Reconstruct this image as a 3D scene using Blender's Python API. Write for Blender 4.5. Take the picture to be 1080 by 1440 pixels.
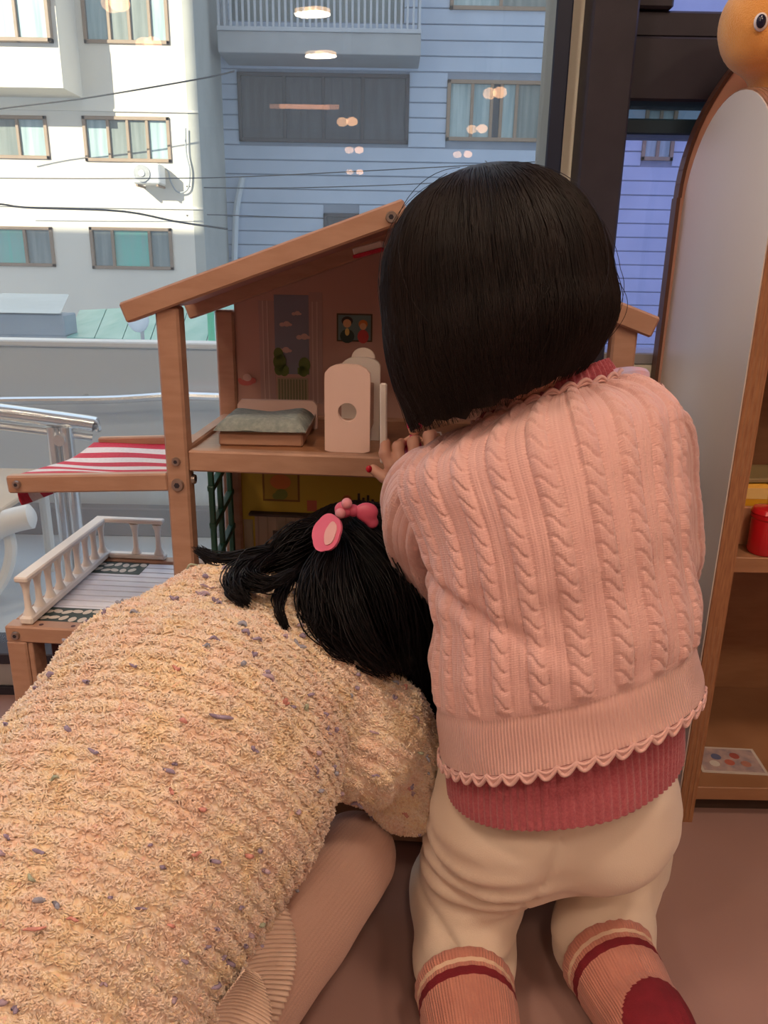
import bpy, math, random
import numpy as np
from mathutils import Matrix, Vector
random.seed(7); rng = np.random.default_rng(7)
S = bpy.context.scene
for o in list(bpy.data.objects): bpy.data.objects.remove(o)
col = S.collection

# ------------------------------------------------------------------ camera
FPX, CH, PIT, ROL = 1100.0, 0.72, math.radians(18), math.radians(1.0)
CAM = np.array([0, 0, CH])
CF = np.array([0, math.cos(PIT), -math.sin(PIT)])
_r0 = np.array([1.0, 0, 0]); _u0 = np.array([0, math.sin(PIT), math.cos(PIT)])
CR = math.cos(ROL)*_r0 + math.sin(ROL)*_u0
CU = -math.sin(ROL)*_r0 + math.cos(ROL)*_u0
cd = bpy.data.cameras.new('camera'); cam = bpy.data.objects.new('camera', cd); col.objects.link(cam)
cd.sensor_fit = 'VERTICAL'; cd.sensor_height = 36.0; cd.lens = FPX/1440*36; cd.clip_start = .02; cd.clip_end = 200
cam.matrix_world = Matrix(((CR[0], CU[0], -CF[0], 0), (CR[1], CU[1], -CF[1], 0), (CR[2], CU[2], -CF[2], CH), (0, 0, 0, 1)))
S.camera = cam
S.view_settings.view_transform = 'Standard'; S.view_settings.look = 'None'
S.view_settings.gamma = 1.0; S.view_settings.use_curve_mapping = False
S.view_settings.exposure = 0.0

# ------------------------------------------------------------------ world and sun
w = bpy.data.worlds.new('sky'); S.world = w; w.use_nodes = True
bg = w.node_tree.nodes['Background']; bg.inputs[0].default_value = (.66, .80, 1.0, 1); bg.inputs[1].default_value = 1.7
sl = bpy.data.lights.new('sun', 'SUN'); sl.energy = 7.6; sl.angle = .009; sl.color = (1.0, .91, .72)
so = bpy.data.objects.new('sun', sl); col.objects.link(so)
SUND = Vector((.62, 1.0, -.52)).normalized()
so.rotation_euler = SUND.to_track_quat('-Z', 'Y').to_euler(); so.location = (-6, -10, 14)
LAMP_W = 9.8          # watts of one ceiling lamp
LAMP_C = (1.0, .80, .63)

# ------------------------------------------------------------------ helpers
def D(px, py): return CF + (px-540)/FPX*CR + (720-py)/FPX*CU
def P(px, py, Y): d = D(px, py); return CAM + d*(Y/d[1])
def G(px, py, z=0.0): d = D(px, py); return CAM + d*((z-CH)/d[2])

MATS = {}
def mat(name, c, rough=.6, var=.0, scale=20, c2=None, bump=0, bscale=200, metal=0, stretch=(1, 1, 1), spec=.5, sheen=0, emit=0, kind='noise', detail=3, coat=0):
    if name in MATS: return MATS[name]
    m = bpy.data.materials.new(name); m.use_nodes = True; nt = m.node_tree; b = nt.nodes['Principled BSDF']
    b.inputs['Base Color'].default_value = (*c, 1); b.inputs['Roughness'].default_value = rough; b.inputs['Metallic'].default_value = metal
    b.inputs['Specular IOR Level'].default_value = spec
    b.inputs['Sheen Weight'].default_value = sheen
    b.inputs['Coat Weight'].default_value = coat
    if emit:
        b.inputs['Emission Color'].default_value = (*c, 1); b.inputs['Emission Strength'].default_value = emit
    tc = nt.nodes.new('ShaderNodeTexCoord'); mp = nt.nodes.new('ShaderNodeMapping'); mp.inputs['Scale'].default_value = stretch
    nt.links.new(tc.outputs['Object'], mp.inputs[0])
    if c2 is None: c2 = tuple(max(0, x*(1-var)) for x in c)
    n = nt.nodes.new('ShaderNodeTexNoise'); n.inputs['Scale'].default_value = scale; n.inputs['Detail'].default_value = detail
    nt.links.new(mp.outputs[0], n.inputs['Vector'])
    r = nt.nodes.new('ShaderNodeValToRGB'); r.color_ramp.elements[0].position = .35; r.color_ramp.elements[1].position = .65
    r.color_ramp.elements[0].color = (*c, 1); r.color_ramp.elements[1].color = (*c2, 1)
    nt.links.new(n.outputs['Fac'], r.inputs[0]); nt.links.new(r.outputs[0], b.inputs['Base Color'])
    if bump:
        n2 = nt.nodes.new('ShaderNodeTexNoise'); n2.inputs['Scale'].default_value = bscale; n2.inputs['Detail'].default_value = 3
        nt.links.new(mp.outputs[0], n2.inputs['Vector'])
        bp = nt.nodes.new('ShaderNodeBump'); bp.inputs['Strength'].default_value = bump; bp.inputs['Distance'].default_value = .003
        nt.links.new(n2.outputs['Fac'], bp.inputs['Height']); nt.links.new(bp.outputs[0], b.inputs['Normal'])
    MATS[name] = m; return m

def uvbump(m, su, sv, strength=.5, dist=.0015, fu=True):
    """fine knit relief from the UV map: ribs along v, stitches along u"""
    nt = m.node_tree; b = nt.nodes['Principled BSDF']
    uv = nt.nodes.new('ShaderNodeUVMap'); sep = nt.nodes.new('ShaderNodeSeparateXYZ'); nt.links.new(uv.outputs[0], sep.inputs[0])
    def sine(sock, k):
        a = nt.nodes.new('ShaderNodeMath'); a.operation = 'MULTIPLY'; a.inputs[1].default_value = k; nt.links.new(sock, a.inputs[0])
        s = nt.nodes.new('ShaderNodeMath'); s.operation = 'SINE'; nt.links.new(a.outputs[0], s.inputs[0]); return s.outputs[0]
    ad = nt.nodes.new('ShaderNodeMath'); ad.operation = 'ADD'
    nt.links.new(sine(sep.outputs[0], su*2*math.pi), ad.inputs[0])
    if sv: nt.links.new(sine(sep.outputs[1], sv*2*math.pi), ad.inputs[1])
    else: ad.inputs[1].default_value = 0
    bp = nt.nodes.new('ShaderNodeBump'); bp.inputs['Strength'].default_value = strength; bp.inputs['Distance'].default_value = dist
    nt.links.new(ad.outputs[0], bp.inputs['Height'])
    old = b.inputs['Normal'].links
    if old: nt.links.new(old[0].from_socket, bp.inputs['Normal'])
    nt.links.new(bp.outputs[0], b.inputs['Normal'])
    return m

def fast_mesh(name, V, Q, mats, smooth=True, mi=None, uv=None):
    """V n x 3, Q m x k (all faces the same size) or list of arrays"""
    me = bpy.data.meshes.new(name)
    V = np.asarray(V, dtype=np.float32)
    if isinstance(Q, np.ndarray): Qs = [Q]
    else: Qs = Q
    lv = np.concatenate([q.ravel() for q in Qs]).astype(np.int32)
    tot = np.concatenate([np.full(len(q), q.shape[1], dtype=np.int32) for q in Qs])
    st = np.concatenate([[0], np.cumsum(tot)[:-1]]).astype(np.int32)
    me.vertices.add(len(V)); me.vertices.foreach_set('co', V.ravel())
    me.loops.add(len(lv)); me.loops.foreach_set('vertex_index', lv)
    me.polygons.add(len(tot)); me.polygons.foreach_set('loop_start', st)
    me.polygons.foreach_set('use_smooth', np.full(len(tot), smooth, dtype=bool))
    for m in (mats if isinstance(mats, (list, tuple)) else [mats]): me.materials.append(m)
    if mi is not None: me.polygons.foreach_set('material_index', np.asarray(mi, dtype=np.int32))
    if uv is not None:
        l = me.uv_layers.new(name='UVMap'); l.data.foreach_set('uv', np.asarray(uv, dtype=np.float32)[lv].ravel())
    me.update(calc_edges=True); me.validate()
    return me

def link(name, me, parent=None, loc=None, rot=None):
    o = bpy.data.objects.new(name, me); col.objects.link(o)
    if parent: o.parent = parent
    if loc is not None: o.location = loc
    if rot is not None: o.rotation_euler = rot
    return o
def tag(o, label=None, cat=None, group=None, kind=None):
    if label: o['label'] = label
    if cat: o['category'] = cat
    if group: o['group'] = group
    if kind: o['kind'] = kind
    return o
def thing(name, label, cat, loc=(0, 0, 0), rz=0, group=None, kind=None):
    o = link(name, None, None, loc, (0, 0, rz)); o.empty_display_size = .05
    return tag(o, label, cat, group, kind)

class MB:
    def __init__(s): s.v = []; s.f = []; s.m = []; s.cm = 0
    def add(s, vs, fs):
        n = len(s.v); s.v += [tuple(map(float, v)) for v in vs]
        for f in fs: s.f.append([i+n for i in f]); s.m.append(s.cm)
        return s
    def box(s, lo, hi, bev=0.0, M=None):
        lo = np.array(lo, float); hi = np.array(hi, float); c = (lo+hi)/2; h = (hi-lo)/2
        bev = min(bev, .45*h.min())
        vs = []; fs = []
        if bev <= 0:
            for x in (-1, 1):
                for y in (-1, 1):
                    for z in (-1, 1): vs.append(c+h*np.array([x, y, z]))
            fs = [(0, 1, 3, 2), (4, 6, 7, 5), (0, 4, 5, 1), (2, 3, 7, 6), (0, 2, 6, 4), (1, 5, 7, 3)]
        else:
            idx = {}
            for x in (-1, 1):
                for y in (-1, 1):
                    for z in (-1, 1):
                        sgn = np.array([x, y, z])
                        for a in range(3):
                            e = h-bev; e = e.copy(); e[a] = h[a]; idx[(x, y, z, a)] = len(vs); vs.append(c+sgn*e)
            for a in range(3):
                b_, c_ = (a+1) % 3, (a+2) % 3
                for sg in (-1, 1):
                    q = []
                    for (sb, sc) in ((-1, -1), (1, -1), (1, 1), (-1, 1)):
                        k = [0, 0, 0]; k[a] = sg; k[b_] = sb; k[c_] = sc; q.append(idx[(*k, a)])
                    fs.append(q if sg > 0 else q[::-1])
            for a in range(3):
                b_, c_ = (a+1) % 3, (a+2) % 3
                for sb in (-1, 1):
                    for sc in (-1, 1):
                        k0 = [0, 0, 0]; k0[a] = -1; k0[b_] = sb; k0[c_] = sc; k1 = list(k0); k1[a] = 1
                        q = [idx[(*k0, b_)], idx[(*k1, b_)], idx[(*k1, c_)], idx[(*k0, c_)]]
                        fs.append(q if sb*sc < 0 else q[::-1])
            for x in (-1, 1):
                for y in (-1, 1):
                    for z in (-1, 1):
                        q = [idx[(x, y, z, a)] for a in range(3)]
                        fs.append(q if x*y*z > 0 else q[::-1])
        if M is not None: vs = [M @ Vector(v) for v in vs]
        return s.add(vs, fs)
    def bar(s, a, b, wid, hei, up=(0, 0, 1), bev=.001):
        """bar from a to b; wid across, hei along up"""
        a = Vector(a); b = Vector(b); d = (b-a); L = d.length; d.normalize(); up = Vector(up)
        sd = d.cross(up).normalized(); u = sd.cross(d)
        M = Matrix(((d.x, sd.x, u.x, a.x), (d.y, sd.y, u.y, a.y), (d.z, sd.z, u.z, a.z), (0, 0, 0, 1)))
        return s.box((0, -wid/2, -hei/2), (L, wid/2, hei/2), bev, M)
    def cyl(s, a, b, r, r2=None, n=16, cap=True):
        return s.tube([a, b], [r, r if r2 is None else r2], n, cap)
    def tube(s, pts, rad, n=10, cap=True):
        pts = [np.array(p, float) for p in pts]
        if np.isscalar(rad): rad = [rad]*len(pts)
        T = []
        for i in range(len(pts)):
            t = pts[min(i+1, len(pts)-1)]-pts[max(i-1, 0)]; T.append(t/(np.linalg.norm(t)+1e-12))
        ref = np.array([0, 0, 1.]) if abs(T[0][2]) < .9 else np.array([1., 0, 0])
        u = np.cross(T[0], ref); u /= np.linalg.norm(u); vs = []; fs = []
        for i, p in enumerate(pts):
            u = u-T[i]*(u@T[i]); u /= np.linalg.norm(u); v = np.cross(T[i], u)
            for k in range(n):
                a = 2*math.pi*k/n; vs.append(p+rad[i]*(math.cos(a)*u+math.sin(a)*v))
        for i in range(len(pts)-1):
            for k in range(n): fs.append((i*n+k, i*n+(k+1) % n, (i+1)*n+(k+1) % n, (i+1)*n+k))
        if cap:
            fs.append(tuple(range(n-1, -1, -1))); fs.append(tuple((len(pts)-1)*n+k for k in range(n)))
        return s.add(vs, fs)
    def prism(s, poly, axis, lo, hi):
        """poly: list of 2D points (ccw) extruded along axis ('x','y','z')"""
        def mk(p, t):
            return {'x': (t, p[0], p[1]), 'y': (p[0], t, p[1]), 'z': (p[0], p[1], t)}[axis]
        n = len(poly); vs = [mk(p, lo) for p in poly]+[mk(p, hi) for p in poly]
        fs = [tuple(range(n-1, -1, -1)), tuple(range(n, 2*n))]+[(i, (i+1) % n, n+(i+1) % n, n+i) for i in range(n)]
        if axis == 'y': fs = [f[::-1] for f in fs]
        return s.add(vs, fs)
    def lathe(s, prof, c, n=12):
        """prof: (r,z) bottom to top"""
        c = np.array(c, float); vs = []; fs = []
        for r, z in prof:
            for k in range(n):
                a = 2*math.pi*k/n; vs.append(c+np.array([r*math.cos(a), r*math.sin(a), z]))
        m = len(prof)
        for i in range(m-1):
            for k in range(n): fs.append((i*n+k, i*n+(k+1) % n, (i+1)*n+(k+1) % n, (i+1)*n+k))
        fs.append(tuple(range(n-1, -1, -1))); fs.append(tuple((m-1)*n+k for k in range(n)))
        return s.add(vs, fs)
    def ell(s, c, r, n=14, m=9):
        c = np.array(c, float); r = np.array(r, float)*np.ones(3); vs = [c+r*(0, 0, -1)]; fs = []
        for i in range(1, m):
            ph = -math.pi/2+math.pi*i/m
            for k in range(n):
                a = 2*math.pi*k/n; vs.append(c+r*np.array([math.cos(ph)*math.cos(a), math.cos(ph)*math.sin(a), math.sin(ph)]))
        vs.append(c+r*(0, 0, 1))
        for k in range(n): fs.append((0, 1+(k+1) % n, 1+k))
        for i in range(m-2):
            for k in range(n): fs.append((1+i*n+k, 1+i*n+(k+1) % n, 1+(i+1)*n+(k+1) % n, 1+(i+1)*n+k))
        t = len(vs)-1; b0 = 1+(m-2)*n
        for k in range(n): fs.append((b0+k, b0+(k+1) % n, t))
        return s.add(vs, fs)
    def grid(s, pts, two_sided=False):
        """pts: array r x c x 3"""
        pts = np.asarray(pts, float); r, c = pts.shape[:2]
        return s.add(pts.reshape(-1, 3), [(i*c+j, i*c+j+1, (i+1)*c+j+1, (i+1)*c+j) for i in range(r-1) for j in range(c-1)])
    def mesh(s, name, mats, smooth=False, angle=35):
        me = bpy.data.meshes.new(name); me.from_pydata(s.v, [], s.f)
        for m in (mats if isinstance(mats, (list, tuple)) else [mats]): me.materials.append(m)
        me.polygons.foreach_set('material_index', s.m)
        if smooth:
            me.polygons.foreach_set('use_smooth', [True]*len(s.f)); me.set_sharp_from_angle(angle=math.radians(angle))
        me.update(); return me
    def build(s, name, mats, parent=None, smooth=False, loc=None, angle=35):
        return link(name, s.mesh(name, mats, smooth, angle), parent, loc)

# ---- signed distance bodies
def cone(a, b, ra, rb): return ('c', np.array(a, float), np.array(b, float), ra, rb)
def ell(c, r, R=None): return ('e', np.array(c, float), np.array(r, float)*np.ones(3), R)
def sdf_eval(prims, X, k):
    d = None
    for p in prims:
        if p[0] == 'c':
            _, a, b, ra, rb = p; ab = b-a; t = np.clip(((X-a)@ab)/(ab@ab), 0, 1)
            q = np.linalg.norm(X-a-t[..., None]*ab, axis=-1)-(ra+(rb-ra)*t)
        else:
            _, c, r, R = p; Y = X-c
            if R is not None: Y = Y@np.array(R)
            k0 = np.linalg.norm(Y/r, axis=-1); k1 = np.linalg.norm(Y/(r*r), axis=-1)+1e-9; q = k0*(k0-1)/k1
        if d is None: d = q
        else:
            h = np.clip(.5+.5*(d-q)/k, 0, 1); d = d*(1-h)+q*h-k*h*(1-h)
    return d
def sdf_arrays(prims, vox, k, extra=None, pad=.02, lo=None, hi=None):
    if lo is None:
        los = []; his = []
        for p in prims:
            if p[0] == 'c':
                r = max(p[3], p[4]); los.append(np.minimum(p[1], p[2])-r); his.append(np.maximum(p[1], p[2])+r)
            else: r = p[2].max(); los.append(p[1]-r); his.append(p[1]+r)
        lo = np.min(los, 0)-pad; hi = np.max(his, 0)+pad
    n = np.ceil((hi-lo)/vox).astype(int)+1
    g = [lo[i]+vox*np.arange(n[i]) for i in range(3)]
    X = np.stack(np.meshgrid(*g, indexing='ij'), -1)
    v = sdf_eval(prims, X, k)
    if extra is not None: v = extra(X, v)
    s = v < 0
    cn = [(i, j, l) for i in (0, 1) for j in (0, 1) for l in (0, 1)]
    cnt = sum(s[i:n[0]-1+i, j:n[1]-1+j, l:n[2]-1+l].astype(int) for i, j, l in cn)
    act = (cnt > 0) & (cnt < 8); ci = np.argwhere(act); idx = -np.ones(act.shape, dtype=np.int64); idx[act] = np.arange(len(ci))
    cv = {c: v[ci[:, 0]+c[0], ci[:, 1]+c[1], ci[:, 2]+c[2]] for c in cn}
    pos = np.zeros((len(ci), 3)); num = np.zeros(len(ci))
    for a in cn:
        for ax in range(3):
            if a[ax] == 0:
                b = list(a); b[ax] = 1; b = tuple(b); va, vb = cv[a], cv[b]; m = (va < 0) != (vb < 0)
                t = np.where(m, va/np.where(m, va-vb, 1), 0); e = np.zeros(3); e[ax] = 1
                pos += m[:, None]*(np.array(a)+t[:, None]*e); num += m
    V = lo+vox*(ci+pos/num[:, None])
    Q = []
    for ax in range(3):
        sl0 = [slice(None)]*3; sl1 = [slice(None)]*3; sl0[ax] = slice(0, -1); sl1[ax] = slice(1, None)
        s0 = s[tuple(sl0)]; s1 = s[tuple(sl1)]; e = np.argwhere(s0 != s1); u, w_ = (ax+1) % 3, (ax+2) % 3
        e = e[(e[:, u] > 0) & (e[:, w_] > 0) & (e[:, u] < n[u]-1) & (e[:, w_] < n[w_]-1)]
        flip = s0[e[:, 0], e[:, 1], e[:, 2]]
        def cell(du, dw):
            c = e.copy(); c[:, u] -= du; c[:, w_] -= dw; return idx[c[:, 0], c[:, 1], c[:, 2]]
        q = np.stack([cell(1, 1), cell(0, 1), cell(0, 0), cell(1, 0)], 1)
        q[~flip] = q[~flip][:, ::-1]; Q.append(q)
    return V, np.concatenate(Q)
def merge(parts):
    Vs = []; Qs = []; n = 0
    for V, Q in parts: Vs.append(V); Qs.append(Q+n); n += len(V)
    return np.concatenate(Vs), np.concatenate(Qs)
def vnormals(V, Q):
    fn = np.cross(V[Q[:, 2]]-V[Q[:, 0]], V[Q[:, 3]]-V[Q[:, 1]]); N = np.zeros_like(V)
    for k in range(4): np.add.at(N, Q[:, k], fn)
    return N/(np.linalg.norm(N, axis=1, keepdims=True)+1e-12)

# cheap value noise for displacement
_perm = rng.random((64, 64, 64))
def vnoise(X):
    i = np.floor(X).astype(int); f = X-i; f = f*f*(3-2*f); r = 0
    for a in (0, 1):
        for b in (0, 1):
            for c in (0, 1):
                wgt = (f[..., 0] if a else 1-f[..., 0])*(f[..., 1] if b else 1-f[..., 1])*(f[..., 2] if c else 1-f[..., 2])
                r = r+wgt*_perm[(i[..., 0]+a) % 64, (i[..., 1]+b) % 64, (i[..., 2]+c) % 64]
    return r*2-1

def catmull(K, t):
    """K: m x d keys, t in [0,1] array"""
    K = np.asarray(K, float); m = len(K); x = np.asarray(t)*(m-1); i = np.clip(np.floor(x).astype(int), 0, m-2); f = (x-i)[:, None]
    p0 = K[np.maximum(i-1, 0)]; p1 = K[i]; p2 = K[i+1]; p3 = K[np.minimum(i+2, m-1)]
    return .5*((2*p1)+(-p0+p2)*f+(2*p0-5*p1+4*p2-p3)*f**2+(-p0+3*p1-3*p2+p3)*f**3)

def tubes_fast(paths, rad, n=3):
    """paths: k x m x 3 array, rad: scalar, (m,) or (k,m)"""
    A = np.asarray(paths, float); k, m = A.shape[:2]
    T = np.gradient(A, axis=1); T /= np.linalg.norm(T, axis=2, keepdims=True)+1e-12
    ref = np.cross(T[:, :1], T[:, -1:]); ln_ = np.linalg.norm(ref, axis=2, keepdims=True)
    alt = np.where(np.abs(T[:, m//2:m//2+1, 2:3]) < .8, np.array([0, 0, 1.]), np.array([1., 0, 0]))
    ref = np.where(ln_ > .12, ref/(ln_+1e-12), alt); ref = np.broadcast_to(ref, T.shape)
    u = np.cross(T, ref); u /= np.linalg.norm(u, axis=2, keepdims=True)+1e-12; v = np.cross(T, u)
    rad = np.broadcast_to(np.asarray(rad, float), (k, m))[..., None]
    V = np.stack([A+rad*(math.cos(2*math.pi*j/n)*u+math.sin(2*math.pi*j/n)*v) for j in range(n)], 2).reshape(-1, 3)
    base = (np.arange(k)[:, None, None]*m+np.arange(m-1)[None, :, None])*n
    j = np.arange(n)[None, None, :]
    Q = np.stack([base+j, base+(j+1) % n, base+n+(j+1) % n, base+n+j], -1).reshape(-1, 4)
    return V, Q

# ------------------------------------------------------------------ materials
M = {}
M['wood'] = mat('beech wood', (.43, .25, .172), .45, scale=9, c2=(.38, .21, .14), stretch=(3, 3, 14), bump=.08, bscale=60)
M['wood_floor'] = mat('brown toy floor', (.32, .15, .075), .3, scale=12, c2=(.25, .11, .055), stretch=(2, 12, 2))
M['wood_shelf'] = mat('shelf plywood', (.33, .16, .08), .5, scale=8, c2=(.28, .13, .062), stretch=(2, 2, 10))
M['wood_dark'] = mat('plywood edge', (.25, .1, .045), .55, scale=14, c2=(.36, .16, .07), stretch=(40, 3, 3))
M['white_lam'] = mat('satin laminate', (.80, .70, .63), .40, scale=3, c2=(.76, .66, .59), metal=.22)
M['salmon'] = mat('salmon painted board', (.62, .35, .26), .5, scale=4, c2=(.57, .31, .23))
M['metal'] = mat('bolt steel', (.42, .36, .33), .35, metal=.9, scale=40, var=.2)
M['steel'] = mat('stainless tube', (.75, .77, .78), .22, metal=.9, scale=5, var=.1)
M['frame'] = mat('dark aluminium frame', (.026, .023, .034), .5, scale=30, c2=(.032, .028, .04), spec=.3)
M['frame_silver'] = mat('silver sill', (.42, .42, .42), .35, metal=.5, scale=8, var=.15)
M['cream_gap'] = mat('cream gap strip', (.92, .92, .8), .6, scale=6, var=.06)  # whitened to stand for a sunlit wall seen through a gap
M['floor'] = mat('pink play mat', (.36, .215, .185), .27, scale=2.2, c2=(.31, .18, .155), bump=.05, bscale=500)
M['wall'] = mat('warm plaster', (.62, .5, .42), .8, scale=3, var=.08)
M['ceil'] = mat('ceiling plaster', (.66, .6, .54), .8, scale=3, var=.06)
M['white_paint'] = mat('white toy paint', (.78, .72, .67), .4, scale=8, c2=(.72, .66, .61))
M['pink_paint'] = mat('pale pink toy paint', (.72, .52, .46), .45, scale=9, c2=(.68, .48, .42))
M['red_cloth'] = mat('red awning cloth', (.6, .03, .07), .8, scale=300, c2=(.5, .02, .05))
M['white_cloth'] = mat('white awning cloth', (.78, .72, .72), .8, scale=300, c2=(.7, .64, .64))
M['green_paint'] = mat('green toy trellis', (.02, .11, .075), .45, scale=20, var=.15)
M['wall_pink'] = mat('printed pink wall', (.46, .28, .235), .6, scale=3, c2=(.43, .255, .215))
M['wall_yellow'] = mat('printed yellow wall', (.5, .36, .035), .6, scale=3, c2=(.45, .31, .03))
M['roof_under'] = mat('roof board', (.42, .22, .19), .5, scale=6, c2=(.37, .19, .165))
M['dark_red'] = mat('burgundy board', (.075, .02, .022), .5, scale=8, var=.2)

exec_parts = []
# ================================================================== THE ROOM
GY = 1.2
def struct(name, lo, hi, m, label=None, bev=0):
    o = MB().box(lo, hi, bev).build(name, m); o['kind'] = 'structure'
    if label: o['label'] = label
    return o
RX0, RX1, RY0, RZ = -3.4, 3.2, -12.0, 2.75
struct('floor', (RX0, RY0, -.12), (RX1, GY+.08, 0), M['floor'], 'smooth dusty pink play floor under the children')
struct('ceiling', (RX0, RY0, RZ), (RX1, GY+.1, RZ+.15), M['ceil'], 'plain ceiling of the room behind the camera')
struct('wall_back', (RX0, RY0-.15, 0), (RX1, RY0, RZ), M['wall'], 'far plaster wall of the shop behind the camera')
struct('wall_left', (RX0-.15, RY0, 0), (RX0, GY, RZ), M['wall'], 'plaster wall on the far left, out of view')
struct('wall_right', (RX1, RY0, 0), (RX1+.15, GY, RZ), M['wall'], 'plaster wall on the far right, out of view')
# the storeys of our own building above the shop: their shadow falls over the street
u = MB(); u.box((-10.2, -12, RZ+.16), (24, GY+.1, 24)); u.box((-26, -12, RZ+.16), (-10.2, GY+.1, 7.15))
o = u.build('wall_upper', M['wall']); tag(o, 'upper storeys of the building the shop is in', kind='structure')

def glass_mat(name, tint, refl, rough=0.0, haze=.05):
    m = bpy.data.materials.new(name); m.use_nodes = True; nt = m.node_tree; nt.nodes.clear()
    out = nt.nodes.new('ShaderNodeOutputMaterial'); mx = nt.nodes.new('ShaderNodeMixShader'); t = nt.nodes.new('ShaderNodeBsdfTransparent'); g = nt.nodes.new('ShaderNodeBsdfGlossy')
    t.inputs[0].default_value = (*tint, 1); g.inputs['Roughness'].default_value = rough; g.inputs[0].default_value = (1, 1, 1, 1)
    mx.inputs[0].default_value = refl
    m2 = nt.nodes.new('ShaderNodeMixShader'); m2.inputs[0].default_value = haze; tr = nt.nodes.new('ShaderNodeBsdfTranslucent'); tr.inputs[0].default_value = (.9, .92, .92, 1)  # translucent share mixed into the glass as a pale haze over the view
    nt.links.new(t.outputs[0], m2.inputs[1]); nt.links.new(tr.outputs[0], m2.inputs[2])
    nt.links.new(m2.outputs[0], mx.inputs[1]); nt.links.new(g.outputs[0], mx.inputs[2]); nt.links.new(mx.outputs[0], out.inputs[0]); return m
M['glass'] = glass_mat('window glass', (.95, .97, .97), .04)
M['glass_violet'] = glass_mat('violet tinted glass', (.62, .60, 1.0), .05)
M['glass_teal'] = glass_mat('grey glass', (.25, .32, .36), .06)

# window_1: the big pane with frame
w1 = link('window_1', None); tag(w1, 'large floor to ceiling shop window pane with dark frame', kind='structure')
MB().box((RX0, GY-.03, 0), (.22, GY+.05, .014)).build('sill_gasket', M['frame'], w1)
MB().box((RX0, GY-.025, .014), (.22, GY+.05, .058), .002).build('sill_rail', M['frame_silver'], w1)
MB().box((RX0, GY-.03, .058), (.22, GY+.05, .078), .002).build('sill_top', M['frame'], w1)
MB().box((RX0, GY-.04, 2.6), (.22, GY+.05, RZ)).build('head_rail', M['frame'], w1)
MB().box((.212, GY-.035, 0), (.234, GY+.05, RZ), .002).build('frame_post', mat('navy gasket', (.012, .02, .045), .35, scale=9, var=.1), w1)
p = MB().add([(RX0, GY+.01, .078), (.215, GY+.01, .078), (.215, GY+.01, 2.6), (RX0, GY+.01, 2.6)], [(0, 1, 2, 3)]).build('pane', M['glass'], w1)
sk = math.radians(.38); y2 = lambda x: GY+.03+(x-.215)*math.tan(sk)
p = MB().add([(RX0, y2(RX0)+.0, .078), (.215, y2(.215), .078), (.215, y2(.215), 2.6), (RX0, y2(RX0), 2.6)], [(0, 1, 2, 3)]).build('pane', M['glass'], w1)
# bright gap and mullion
o = MB().box((.234, GY-.012, 0), (.2535, GY+.05, RZ), .001).build('trim_1', M['cream_gap']); tag(o, 'narrow cream strip standing for a bright gap between the window and the dark door post', kind='structure')
o = MB().box((.2535, GY-.06, 0), (.313, GY+.05, RZ), .003).build('trim_2', M['frame']); tag(o, 'wide dark aluminium post right of the big window', kind='structure')
w2 = link('window_2', None); tag(w2, 'narrow violet tinted side window with dark transom behind the shelf', kind='structure')
MB().box((.313, GY-.02, .928), (1.6, GY+.05, 1.005), .003).build('transom', M['frame'], w2)
MB().box((.313, GY-.012, 1.005), (1.6, GY+.05, 1.037), .003).build('transom_upper', M['frame'], w2)
MB().box((.313, GY-.02, 1.037), (.368, GY+.05, RZ), .003).build('stile', M['frame'], w2)
MB().box((.313, GY-.01, .888), (1.6, GY+.05, .908), .002).build('bottom_bead', mat('navy bead', (.01, .03, .05), .4, scale=9, var=.1), w2)
MB().add([(.313, GY+.02, .908), (1.6, GY+.02, .908), (1.6, GY+.02, .928), (.313, GY+.02, .928)], [(0, 1, 2, 3)]).build('vent_pane', M['glass_teal'], w2)
MB().add([(.313, GY+.02, .59), (1.6, GY+.02, .59), (1.6, GY+.02, .888), (.313, GY+.02, .888)], [(0, 1, 2, 3)]).build('pane', M['glass_violet'], w2)
MB().add([(.368, GY+.02, 1.037), (1.6, GY+.02, 1.037), (1.6, GY+.02, RZ), (.368, GY+.02, RZ)], [(0, 1, 2, 3)]).build('pane', M['glass_violet'], w2)
MB().box((.313, GY-.022, .575), (1.6, GY+.06, .592), .002).build('sill', M['frame_silver'], w2)
MB().box((.313, GY-.02, 0), (1.6, GY+.05, .575), .002).build('lower_panel', mat('cream lower panel', (.72, .68, .55), .6, scale=5, var=.06), w2)
struct('wall_front', (1.6, GY-.05, 0), (RX1, GY+.05, RZ), M['wall'], 'plaster wall beside the side window, out of view')

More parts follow.
